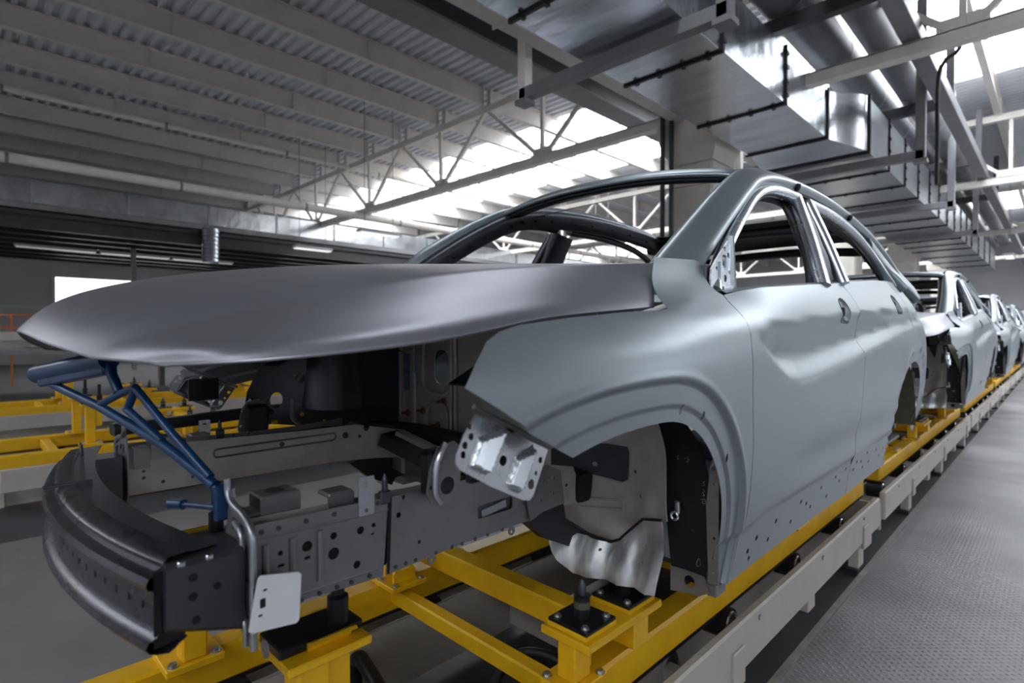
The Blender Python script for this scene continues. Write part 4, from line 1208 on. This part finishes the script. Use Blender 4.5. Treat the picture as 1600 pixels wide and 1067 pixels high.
# ---- front structure, mirrored
for s in (1, -1):
    ax = s * 0.50
    A_, B_ = (0, 1, 0), (0, 0, 1)
    holes1 = [circ(.403, 1.059, .005, 10), circ(.452, 1.058, .010, 14), circ(.504, 1.064, .007, 12), circ(.504, 1.030, .0115, 14), circ(.553, .994, .008, 12), circ(.561, 1.060, .008, 12), circ(.590, 1.063, .005, 8),
              rrect(.398, .410, 1.034, 1.040, .002, 2), rrect(.446, .458, 1.034, 1.040, .002, 2), rrect(.584, .592, 1.043, 1.048, .002, 2)]
    front_pl = [(.345, .958), (.440, .962), (.557, .955), (.612, .953), (.625, 1.112), (.52, 1.116), (.345, 1.120)]
    rl = MB().box(s * .448, s * .492, .345, 1.06, .968, 1.094, 0.004).build('front_rail', 'steel_dark', CAR)
    plate(front_pl, holes1, (ax, 0, 0), A_, B_, 0.003, 'steel_mid', 'rail_plate', rl)
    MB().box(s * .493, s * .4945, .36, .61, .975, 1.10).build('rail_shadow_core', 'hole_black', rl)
    rear_pl = [(.618, .953), (.675, .957), (.815, .963), (1.02, .963), (1.06, .962), (1.06, 1.12), (1.0, 1.115), (.859, 1.110), (.731, 1.110), (.630, 1.112)]
    plate(rear_pl, [circ(.648, 1.070, .006, 10), rrect(.868, .985, 1.008, 1.040, .008, 3), circ(.70, 1.0, .004, 8)], (ax + s * .002, 0, 0), A_, B_, 0.003, 'steel_mid', 'rail_plate', rl)
    ipl = [(.345, .975), (.345, 1.115), (.60, 1.108), (.86, 1.100), (1.08, 1.098), (1.30, 1.05), (1.36, .93), (1.16, .955), (1.0, .968)]
    ihl = [circ(.42, 1.085, .006, 8), circ(.44, 1.0, .006, 8), circ(.39, 1.04, .005, 8), circ(.39, 1.02, .005, 8), circ(.52, 1.0, .005, 8), circ(.80, 1.062, .009, 10), circ(1.04, 1.062, .012, 10), circ(1.13, 1.08, .014, 12), circ(1.1, 1.05, .007, 8), circ(1.2, 1.01, .008, 8), circ(1.24, .97, .006, 8), circ(1.27, 1.0, .006, 8)]
    ip = plate(ipl, ihl, (s * .445, 0, 0), A_, B_, 0.003, 'inner_grey', 'inner_rail_plate', rl)
    ib = MB(); ib.tube([(s * .4425, p[0], p[1]) for p in rrect(.58, 1.00, 1.050, 1.076, .012, 4)], 0.0035, 6, closed=True); ib.build('pressed_slot', 'steel_mid', rl, smooth=True)
    b = MB()
    for y, z0, z1 in ((.377, 1.022, 1.082), (.424, 1.024, 1.082), (.476, .988, 1.082)):
        b.tube([(ax + s * .0015, y, z0), (ax + s * .0015, y, z1)], 0.0065, 8)
    b.tube([(ax, .348, 1.096), (ax, .52, 1.090), (ax, .625, 1.087)], 0.0035, 8); b.tube([(ax, .63, 1.087), (ax, .8, 1.087), (ax, 1.0, 1.10)], 0.0035, 8)
    b.tube([(ax, .348, .975), (ax, .60, .972)], 0.003, 8); b.tube([(ax, .63, .975), (ax, 1.0, .985)], 0.003, 8)
    b.build('pressed_beads', 'steel_mid', rl, smooth=True)
    MB().bar((ax + s * .003, .622, .955), (ax + s * .003, .628, 1.112), 0.004, 0.006).build('panel_seam', 'hole_black', rl)
    w = MB()
    for y in (.37, .40, .45, .505, .56, .60, .66, .71): w.cyl((ax, y, 1.105), (ax + s * .0035, y, 1.105), .0045, 10)
    for y in (.44, .475, .51, .54, .58, .64, .665, .69, .745, .79, .82, .86, .90, .95): w.cyl((ax, y, .964), (ax + s * .0045, y, .964), .0045, 10)
    w.build('spot_welds', 'steel_dark', rl)['kind'] = 'stuff'
    # recessed clip in the rear plate
    rc = MB(); rc.box(s * .4935, s * .497, .868, .985, 1.006, 1.042); rc = rc.build('rail_recess', 'steel_dark', rl)
    MB().bar((s * .497, .885, 1.016), (s * .503, .96, 1.028), 0.006, 0.018, up=(0, 0, 1)).build('recess_clip', 'steel_satin', rl)
    # hanging weld lugs under the rail
    for y in (.735, .985):
        plate(circ(y, .951, .011, 14), [circ(y, .949, .005, 10)], (ax, 0, 0), A_, B_, 0.003, 'steel_mid', 'weld_lug', rl)
    # kick-down of the rail to the floor
    kd = [(1.06, .950), (1.131, .968), (1.221, .966), (1.232, .911), (1.305, .864), (1.262, .858), (1.246, .832), (1.144, .881)]
    plate(kd, [], (s * .46, 0, 0), A_, B_, 0.03, 'steel_black', 'rail_kick', CAR)
    gs = [(1.018, 1.06), (1.104, 1.10), (1.162, 1.075), (1.179, .981), (1.091, .978), (1.042, .964)]
    plate(gs, [circ(1.06, 1.04, .005, 8), circ(1.09, 1.06, .005, 8), circ(1.13, 1.06, .005, 8), circ(1.08, 1.01, .004, 8), circ(1.13, 1.02, .004, 8)], (s * .512, 0, 0), A_, B_, 0.003, 'steel_mid', 'rail_gusset', CAR)
    # crash box and end bracket
    cb = mk('crash_box', [(s * x, y, z) for y, zb in ((.222, .992), (.335, .955)) for x, z in ((.425, zb), (.514, zb), (.522, zb + .008), (.522, 1.088), (.514, 1.096), (.425, 1.096))], [(i, (i + 1) % 6, 6 + (i + 1) % 6, 6 + i) for i in range(6)] + [(5, 4, 3, 2, 1, 0), (6, 7, 8, 9, 10, 11)], 'steel_dark', CAR)
    hh = MB()
    for (y, z, r_) in ((.258, 1.068, .0065), (.258, 1.038, .0065), (.262, 1.000, .0065), (.293, 1.044, .006)):
        hh.cyl((s * .518, y, z), (s * .5232, y, z), r_, 12)
    hh.build('crash_box_holes', 'hole_black', cb)['kind'] = 'stuff'
    for y in (.243, .283): MB().box(s * .508, s * .5225, y - .006, y + .006, 1.088, 1.097, 0.002).build('dimple', 'steel_bright', cb)
    ep = [(.405, 1.085), (.425, 1.150), (.443, 1.175), (.450, 1.150), (.500, 1.142), (.535, 1.115), (.541, 1.06), (.541, .925), (.505, .922), (.47, .945), (.425, .955), (.405, .985)]
    plate([(s * x, z) for x, z in (ep if s < 0 else ep)], [circ(s * .49, 1.115, .008, 10), circ(s * .52, .955, .008, 10), rrect(min(s * .44, s * .47), max(s * .44, s * .47), 1.10, 1.125, .005, 2)], (0, .345, 0), (1, 0, 0), (0, 0, 1), 0.004, 'steel_mid', 'end_bracket', CAR)
    eb = MB()
    eb.tube(crom([(s * .428, .340, 1.190), (s * .432, .340, 1.165), (s * .455, .340, 1.150), (s * .505, .340, 1.142), (s * .537, .340, 1.125), (s * .545, .340, 1.10), (s * .545, .340, 1.06), (s * .545, .340, .93)], 6), 0.0062, 12)
    eb.tube(crom([(s * .475, .335, 1.125), (s * .500, .335, 1.115), (s * .512, .335, 1.09), (s * .512, .335, .99), (s * .524, .335, .96), (s * .524, .335, .93)], 6), 0.0045, 10)
    eb.build('bracket_flange', 'steel_satin', CAR, smooth=True)
    tb = plate(circ(.575, .985, .014, 14), [circ(.575, .985, .006, 10)], (0, .347, -.045), (s, 0, 0), (0, 0, 1), 0.003, 'steel_mid', 'bracket_ear', CAR)
    # brackets standing on the rail top
    u = MB(); u.box(s * .375, s * .435, .395, .470, 1.140, 1.146, 0.002); u.box(s * .375, s * .379, .395, .470, 1.085, 1.142); u.box(s * .431, s * .435, .395, .470, 1.10, 1.142)
    u = u.build('u_bracket', 'steel_mid', CAR)
    MB().cyl((s * .405, .432, 1.1455), (s * .405, .432, 1.1475), .017, 20).build('bracket_hole', 'white_card' if False else 'hole_black', u)
    MB().box(s * .385, s * .44, .355, .395, 1.115, 1.121, 0.002).box(s * .385, s * .389, .355, .395, 1.06, 1.12).build('l_bracket', 'steel_mid', CAR)
    MB().box(s * .42, s * .47, .51, .565, 1.125, 1.135, 0.004).box(s * .465, s * .47, .51, .565, 1.10, 1.13).build('hook_bracket', 'steel_mid', CAR)
    plate(rrect(.555, .590, 1.088, 1.165, .003, 2), [circ(.572, 1.098, .004, 8), circ(.572, 1.15, .006, 8)], (ax + s * .004, 0, 0), A_, B_, 0.002, 'steel_bright', 'riser_tab', CAR)
    cl = MB(); cl.box(s * .492, s * .506, .605, .630, 1.100, 1.128, 0.003); cl.tube([(s * .50, .617, 1.128), (s * .50, .617, 1.150), (s * .50, .617, 1.162)], [0.006, 0.006, 0.001], 10)
    cl.build('rail_clip', 'steel_dark', CAR)
    # suspension / apron bracket rising from the rail
    sp = [(.761, 1.216), (.717, 1.208), (.697, 1.165), (.688, 1.113), (.70, 1.092), (.717, 1.086), (.756, 1.083), (.777, 1.110), (.783, 1.199)]
    sb = plate(sp, [circ(.743, 1.122, .019, 18), circ(.700, 1.125, .005, 8), circ(.706, 1.155, .005, 8), circ(.718, 1.185, .005, 8)], (s * .545, 0, 0), A_, B_, 0.004, 'steel_mid', 'apron_bracket', CAR)
    MB().tube(crom([(s * .55, .735, 1.215), (s * .553, .712, 1.18), (s * .553, .705, 1.12), (s * .55, .722, 1.09)], 6), 0.007, 10).build('bracket_lip', 'steel_bright', sb, smooth=True)
    MB().box(s * .50, s * .543, .70, .78, 1.10, 1.20, 0.01).build('apron_mount', 'steel_black', CAR)
    # inner apron, strut tower, upper apron rail
    ap = [(.72, 1.13), (.74, 1.24), (.82, 1.40), (1.38, 1.45), (1.38, 1.05), (1.16, 1.05), (.90, 1.10)] if s < 0 else [(.92, 1.32), (.94, 1.36), (.98, 1.42), (1.38, 1.45), (1.38, 1.34), (1.16, 1.32), (1.0, 1.31)]
    heightsurf('inner_apron', ap, [circ(.84, 1.20, .022, 14, .03), circ(.92, 1.28, .02, 12)] if s < 0 else [],
               (lambda s: (lambda a, b: np.stack([s * (0.60 - 0.07 * np.exp(-((a - 1.05) / .16) ** 2) * nss(b, 1.0, 1.25)), a, b], -1)))(s), 'steel_dark', CAR, (0.04, 0.04), 0.002, 0.04, s < 0)
    MB().tube([(s * .58, 1.05, 1.16 if s < 0 else 1.36), (s * .57, 1.06, 1.40), (s * .565, 1.06, 1.46)], [0.125, 0.115, 0.09], 28).build('strut_tower', 'steel_dark', CAR, smooth=True)
    V, F = sweep(crom(([(s * .60, .34, 1.150), (s * .61, .60, 1.155), (s * .63, .90, 1.160), (s * .65, 1.20, 1.15)] if s < 0 else [(s * .62, .86, 1.36), (s * .63, .95, 1.36), (s * .64, 1.1, 1.36), (s * .65, 1.2, 1.36)]), 6), superell(0.035, 0.018, 12, 0.4)); mk('lower_apron_rail', V, F, 'steel_black', CAR, smooth=True, auto=40)
    V, F = sweep(crom([(s * .70, .80, 1.38), (s * .70, .95, 1.42), (s * .70, 1.25, 1.46), (s * .70, 1.45, 1.50)], 6), superell(0.035, 0.04, 12, 0.4)); mk('upper_apron_rail', V, F, 'steel_dark', CAR, smooth=True, auto=40)
    if s < 0:
     sm = MB(); sm.tube(crom([(s * .595, .93, 1.10), (s * .59, .90, 1.14), (s * .585, .90, 1.24), (s * .58, .94, 1.30)], 6), 0.014, 10); sm.tube(crom([(s * .595, .98, 1.08), (s * .585, 1.05, 1.10), (s * .585, 1.10, 1.16), (s * .58, 1.10, 1.28)], 6), 0.014, 10)
     sm.build('apron_ribs', 'steel_mid', CAR, smooth=True)
     pl = MB()
     for (y, z) in ((.79, 1.12), (.83, 1.12), (.93, 1.14), (.97, 1.17), (1.02, 1.11)): pl.cyl((s * .60, y, z), (s * .57, y, z), .008, 10)
     pl.build('apron_plugs', 'yellow_paint', CAR)['kind'] = 'stuff'
    # wheelhouse back wall: curved pressing, lower silver toe panel, hinge pillar
    def wh(a, b, s=s):
        Yv = 1.385 - 0.10 * nss(b, 1.10, 1.35) - 0.05 * ((a - .55) / .2) ** 2 * nss(b, .8, 1.0) + 0.035 * np.exp(-((a - .58) / .05) ** 2 - ((b - .86) / .05) ** 2)
        Yv = Yv - 0.012 * np.exp(-((a - .66) / .03) ** 2) * nss(b, 1.05, .98)
        return np.stack([s * a, Yv, b], -1)
    whp = [(.30, .86), (.36, .855), (.447, .83), (.541, .825), (.60, .87), (.649, .92), (.73, .94), (.73, 1.20), (.70, 1.38), (.50, 1.40), (.33, 1.38)]
    if s > 0:
        heightsurf('wheelhouse_panel', whp, [circ(.612, 1.05, .006, 8), circ(.635, .985, .006, 8)], wh, 'inner_grey', CAR, (0.022, 0.022), 0.002, 0.03, s > 0)
        fe = [(.34, 1.085), (.40, 1.115), (.585, 1.118), (.592, 1.10), (.588, 1.022), (.57, 1.012), (.47, 1.018), (.42, 1.012), (.34, 1.03)]
        heightsurf('sound_pad', fe, [circ(.475, 1.05, .010, 10, .008)], lambda a, b: wh(a, b) - np.array([0, .006, 0]), 'felt_dark', CAR, (0.03, 0.03), 0.003, 0.03, s > 0)
        rect = MB(); rect.tube([tuple(wh(np.array([p[0]]), np.array([p[1] + (p[0] - .49) * .14]))[0] - np.array([0, .002, 0])) for p in rrect(.418, .566, .918, .946, .004, 2)], 0.0035, 6, closed=True)
        rect.build('pressed_rectangle', 'inner_grey', CAR, smooth=True)
    def toe(a, b, s=s):
        Yv = 1.375 - 0.06 * nss(b, .90, .74) - 0.05 * ((a - .55) / .2) ** 2 + 0.01 * np.sin(a * 60) * nss(b, .90, .84)
        return np.stack([s * a, Yv, b], -1)
    tp = [(.345, .845), (.36, .862), (.395, .842), (.447, .836), (.541, .831), (.60, .876), (.649, .924), (.722, .944), (.735, .86), (.735, .765), (.68, .752), (.55, .735), (.44, .725), (.40, .76), (.36, .80)]
    if s > 0:
        heightsurf('toe_panel', tp, [circ(.37, .84, .004, 8), circ(.48, .828, .004, 8) if False else circ(.52, .81, .004, 8), circ(.66, .855, .005, 8), circ(.665, .815, .004, 8)], toe, 'inner_silver', CAR, (0.02, 0.02), 0.002, 0.025, s > 0)
        MB().tube([tuple(toe(np.array([p[0]]), np.array([p[1]]))[0] - np.array([0, .004, 0])) for p in ((.345, .858), (.395, .846), (.447, .838), (.541, .833), (.575, .85), (.60, .878), (.649, .926), (.722, .946))], 0.004, 8).build('seam_sealer', 'sealant', CAR, smooth=True)
    def hin(a, b, s=s):
        return np.stack([s * a, 1.405 - 0.9 * (a - .76) ** 2 * 2 - 0.12 * nss(b, 1.12, 1.34) + 0.0 * b, b], -1)
    if s > 0: _hin1 = hin
    hg = [(.715, .80), (.708, .861), (.698, .966), (.677, 1.089), (.65, 1.18), (.62, 1.27), (.60, 1.34), (.74, 1.34), (.782, 1.20), (.822, 1.078), (.838, .98), (.834, .911), (.815, .80)]
    if s < 0: hg = [(x, z) for x, z in ((.74, .80), (.74, 1.34), (.78, 1.20), (.822, 1.078), (.838, .98), (.815, .80))]
    heightsurf('hinge_pillar', hg, [circ(.777, .905, .011, 14)], hin, 'steel_black', CAR, (0.025, 0.03), 0.002, 0.025, s > 0)
    heightsurf('pillar_foot', [(.715, .735), (.715, .803), (.815, .803), (.828, .765), (.80, .745)], [circ(.77, .775, .016, 16)], lambda a, b: hin(a, b) - np.array([0, .004, 0]), 'inner_silver' if False else 'steel_mid', CAR, (0.03, 0.03), 0.002, 0.02, s > 0)
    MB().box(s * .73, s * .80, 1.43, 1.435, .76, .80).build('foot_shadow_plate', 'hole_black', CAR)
    lt = MB(); lt.bar((s * .742, 1.385, .955), (s * .740, 1.385, .992), 0.014, 0.012, up=(0, 1, 0), c=0.003); lt.tube([(s * .738 + .010 * math.cos(a), 1.375, .952 + .010 * math.sin(a)) for a in [2 * math.pi * q / 12 for q in range(12)]], 0.004, 6, closed=True)
    lt.build('door_check_lug', 'steel_bright', CAR)
    plate([(.835, .80), (.862, .80), (.862, 1.12), (.85, 1.14), (.838, 1.10), (.828, 1.0)], [circ(.850, .83, .004, 8), circ(.85, .87, .004, 8), circ(.85, .92, .004, 8), circ(.852, 1.06, .005, 8), circ(.848, 1.10, .006, 8)],
          (0, 1.375, 0), (s, 0, 0), (0, 0, 1), 0.004, 'steel_mid', 'fender_mount_strip', CAR)
    MB().box(s * .815, s * .845, 1.40, 1.46, .752, .785, 0.004).build('sill_end', 'steel_mid', CAR)
    arcp = [(3.71 + .37 * math.cos(R(a)), .93 + .37 * math.sin(R(a))) for a in range(-6, 190, 14)]
    V = [(s * x, y, z) for x in (.42, .86) for y, z in arcp]; n_ = len(arcp)
    F = [(i, i + 1, n_ + i + 1, n_ + i) for i in range(n_ - 1)] + [tuple(range(n_))]
    mk('rear_wheelhouse', V, F, 'olive_pad', CAR, smooth=True, auto=40)
    # wheelhouse roof above the tyre space
    V, F = sweep([(s * .60, .80, 1.33), (s * .60, .95, 1.40), (s * .60, 1.15, 1.41), (s * .60, 1.32, 1.37)], [(-.12, 0), (.12, 0), (.12, .004), (-.12, .004)]); mk('wheelhouse_roof', V, F, 'steel_black', CAR)
    # fender front bracket with two pressed ribs
    O3 = np.array([s * .805, .586, 1.325])
    ea = np.array([0, .775 - .586, 1.232 - 1.325]); la = np.linalg.norm(ea); ea /= la
    eb_ = np.array([s * .06, -.33, -.66]); eb_ -= ea * eb_.dot(ea); eb_ /= np.linalg.norm(eb_)
    nn = np.cross(ea, eb_); nn = nn if nn[0] * s > 0 else -nn
    def local(y, z):
        M2 = np.array([[ea[1], eb_[1]], [ea[2], eb_[2]]]); return np.linalg.solve(M2, np.array([y - .586, z - 1.325]))
    outl = [tuple(local(*q)) for q in ((.590, 1.318), (.770, 1.234), (.722, 1.160), (.712, 1.154), (.695, 1.158), (.620, 1.196), (.552, 1.236), (.545, 1.246), (.547, 1.262), (.565, 1.290))]
    hls = [tuple(local(*q)) for q in ((.578, 1.300), (.580, 1.284), (.566, 1.272), (.561, 1.258), (.747, 1.219), (.733, 1.198), (.650, 1.234), (.718, 1.181))]
    ribs = [[local(*q) for q in ((.654, 1.290), (.596, 1.278), (.572, 1.238), (.607, 1.219))], [local(*q) for q in ((.730, 1.247), (.681, 1.234), (.653, 1.192), (.682, 1.173))]]
    def rib_h(a, b):
        h = np.zeros_like(a)
        for rb_ in ribs:
            d = np.full_like(a, 1e9); R4 = [np.array(q) for q in rb_]; c = sum(R4) / 4
            for i in range(4):
                p, q = R4[i], R4[(i + 1) % 4]; e = (q - p) / np.linalg.norm(q - p); n2 = np.array([-e[1], e[0]])
                if n2.dot(c - p) < 0: n2 = -n2
                d = np.minimum(d, (a - p[0]) * n2[0] + (b - p[1]) * n2[1])
            h = np.maximum(h, np.clip(d / 0.0035, 0, 1) * (0.005 + 0.36 * np.clip(a - min(q[0] for q in R4), 0, .06)))
        return h
    def brf(a, b):
        h = rib_h(a, b); return O3 + ea * a[:, None] + eb_ * b[:, None] + nn * (h + 0.004)[:, None]
    rr_ = [0.005, 0.006, 0.006, 0.006, 0.006, 0.004, 0.009, 0.009]
    fb = heightsurf('fender_bracket', outl, [circ(q[0], q[1], r_, 12) for q, r_ in zip(hls, rr_)], brf, 'steel_bright', CAR, (0.004, 0.004), 0.0015, 0.005, (np.cross(ea, eb_)[0] * s) < 0)
    MB().tube([tuple(O3 + ea * x + nn * .004 - eb_ * .006) for x in np.linspace(0, la, 8)], 0.005, 8).build('bracket_fold', 'steel_mid', fb, smooth=True)
    MB().box(s * .775, s * .79, .60, .70, 1.20, 1.28).build('bracket_core', 'steel_black', CAR)

MB().bar((-.43, 1.22, 1.03), (.16, 1.40, .84), 0.10, 0.05).build('tunnel_brace', 'steel_black', CAR)
MB().bar((-.40, 1.25, 1.045), (.16, 1.42, .87), 0.05, 0.03).build('tunnel_flange', 'inner_grey', CAR)
# chalk marks on the near hinge pillar
ck = MB()
def chalk(pts):
    ck.tube([tuple(_hin1(np.array([a]), np.array([b]))[0] - np.array([0, .0015, 0])) for a, b in crom([(p[0], p[1], 0) for p in pts], 5) for a, b in [(a, b)]] if False else
            [tuple(_hin1(np.array([q[0]]), np.array([q[1]]))[0] - np.array([0, .0015, 0])) for q in crom([(p[0], p[1], 0) for p in pts], 5)], 0.0011, 5)
chalk([(.800, 1.005), (.812, 1.008), (.815, .998), (.806, .996), (.808, 1.004)])
chalk([(.803, 1.015), (.812, 1.018), (.806, 1.024), (.813, 1.029), (.806, 1.034)])
chalk([(.804, 1.042), (.812, 1.046), (.808, 1.052), (.814, 1.056)])
chalk([(.788, .828), (.796, .845), (.802, .830), (.792, .822), (.788, .828)])
chalk([(.735, 1.145), (.745, 1.150), (.742, 1.140), (.752, 1.147)])
chalk([(.752, 1.105), (.760, 1.112), (.766, 1.104), (.758, 1.098), (.764, 1.110)])
chalk([(.728, 1.108), (.736, 1.112), (.731, 1.102), (.738, 1.104)])
ck.build('chalk_marks', 'chalk', CAR)['kind'] = 'stuff'
# ---- bumper beam
by = lambda x: 0.140 + 0.27 * x * x
bz = lambda x: 0.016 * (0.5 - x)
prof = [(0.004, .958), (-0.006, .962), (-0.011, .970), (-0.008, .979), (0.006, .986), (0.010, .994), (0.010, 1.046), (0.006, 1.054), (-0.008, 1.060), (-0.011, 1.068), (-0.006, 1.077), (0.010, 1.082), (0.014, 1.088), (0.012, 1.096), (0.020, 1.103), (0.046, 1.106), (0.050, 1.085), (0.024, 1.070), (0.022, 1.040), (0.022, 1.005), (0.03, .985), (0.046, .972), (0.02, .954)]
xs = np.linspace(-.505, .505, 49)
V = [(x, by(x) + dy, z + bz(x)) for x in xs for dy, z in prof]; n = len(prof)
F = [(i * n + k, i * n + (k + 1) % n, (i + 1) * n + (k + 1) % n, (i + 1) * n + k) for i in range(48) for k in range(n)]
bb = mk('bumper_beam', V, F, 'steel_beam', CAR, smooth=True, auto=38)
V = [(x, by(x) + dy, z + bz(x)) for x in xs for dy, z in ((0.03, 1.098), (0.09, 1.102), (0.09, 1.106), (0.03, 1.103))]
F = [(i * 4 + k, i * 4 + (k + 1) % 4, (i + 1) * 4 + (k + 1) % 4, (i + 1) * 4 + k) for i in range(48) for k in range(4)]
mk('beam_top_plate', V, F, 'steel_dark', CAR, smooth=True, auto=38)
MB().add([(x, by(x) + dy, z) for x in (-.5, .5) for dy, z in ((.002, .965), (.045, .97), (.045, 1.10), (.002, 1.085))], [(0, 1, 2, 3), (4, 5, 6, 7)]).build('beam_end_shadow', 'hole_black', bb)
hb = MB()
for x in np.arange(-.36, .50, .045):
    a = Vector((x, by(x) + 0.0105, 1.020 + bz(x))); hb.cyl(a, a - Vector((0, .0008, 0)), 0.0065, 12)
hb.build('beam_holes', 'steel_black', bb)['kind'] = 'stuff'
for x in (-.12, .05):
    plate([(0, 0), (.024, 0), (.024, .03), (.012, .04), (0, .03)], [circ(.012, .022, .005, 8)], (x, by(x) + .03, .955), (1, 0, 0), (0, 0, -1), .003, 'steel_mid', 'beam_tab', CAR)
sd = MB(); x = -.08
sd.box(x - .006, x + .006, by(x) - .012, by(x) + .075, 1.112, 1.119, .002); sd.build('tow_strap', 'steel_dark', CAR)
plate([(0, 0), (.09, 0), (.06, .06), (.03, .115), (.005, .12)], [], (-.43, by(.43) + .05, 1.03), (1, 0, 0), (0, 0, 1), .004, 'steel_dark', 'beam_gusset', CAR)

# ---- neighbours on the line and bodies on the other lines
for k in range(1, 5):
    dup(CAR, (0, 2.4 + PITCH * k, 0.75), 'bare metal car body, %s from the camera in the row by the walkway' % near_far(k), 'bare car bodies')
CAR['group'] = 'bare car bodies'
for li, lx in enumerate(LINES[1:]):
    for k in range(1, 3):
        dup(CAR, (lx, 2.4 + (0.35 + PITCH, 0.6 + PITCH, 4.4)[li] + PITCH * (k - 1), 0.75 + (DECK_Z + 0.012 if li == 2 else 0)), 'bare metal car body, %s in the %s row left of the main car' % (near_far(k - 1), near_far(li)), 'bare car bodies')
# ================================================================== SMALL THINGS
hpz = thing('hood_prop', 'blue painted tubular prop holding the hood of the nearest car open', 'prop', (0.40, 0.335, 1.12))
def bl(name, pts, r, n=14): return MB().tube(pts, r, n).build(name, 'blue_paint', hpz, smooth=True)
bl('head_bar', [(-0.24, 0.138, 1.352), (-0.10, 0.180, 1.372), (0.06, 0.228, 1.394)], 0.021, 24)
hd = MB().bar((-0.215, 0.147, 1.340), (0.06, 0.230, 1.380), 0.030, 0.034, c=0.004).build('head_channel', 'blue_paint', hpz)
bl('main_tube', [(-0.165, 0.160, 1.330), (0.026, 0.219, 1.291), (0.235, 0.284, 1.233), (0.39, 0.331, 1.172)], 0.0095)
bl('upper_tube', [(0.151, 0.257, 1.338), (0.260, 0.290, 1.262), (0.378, 0.327, 1.186)], 0.008)
bl('strut', [(0.055, 0.228, 1.380), (0.092, 0.239, 1.326)], 0.010)
bl('strut', [(0.026, 0.219, 1.298), (0.092, 0.239, 1.322), (0.153, 0.257, 1.340)], 0.008)
bl('strut', [(0.151, 0.257, 1.336), (0.123, 0.249, 1.296)], 0.008)
bl('strut', [(0.118, 0.247, 1.294), (0.235, 0.284, 1.238)], 0.008)
MB().bar((0.400, 0.334, 1.176), (0.408, 0.336, 1.112), 0.018, 0.022, up=(0, 1, 0), c=0.003).build('foot_post', 'blue_paint', hpz)
bl('locking_pin', [(0.400, 0.330, 1.134), (0.330, 0.312, 1.127), (0.285, 0.298, 1.122)], 0.0055)
bl('pin_knob', [(0.300, 0.303, 1.124), (0.262, 0.290, 1.120)], 0.0095)

card = thing('white_card', 'white rectangular card with three black slots hanging on the front frame rail', 'card', (0.548, 0.37, 0.957))
plate([(.326, .972), (.331, .967), (.404, .957), (.409, .961), (.413, 1.038), (.408, 1.043), (.346, 1.056), (.341, 1.053)],
      [rrect(.349, .356, 1.0285, 1.0325, .0015, 2), rrect(.344, .3535, 1.002, 1.018, .002, 2), rrect(.341, .3485, .989, .993, .0015, 2)], (0.562, 0, 0), (0, 1, 0), (0, 0, 1), 0.0015, 'white_card', 'card_sheet', card)
MB().box(.500, .5605, .338, .360, .986, 1.034).build('card_clip', 'hole_black', card)
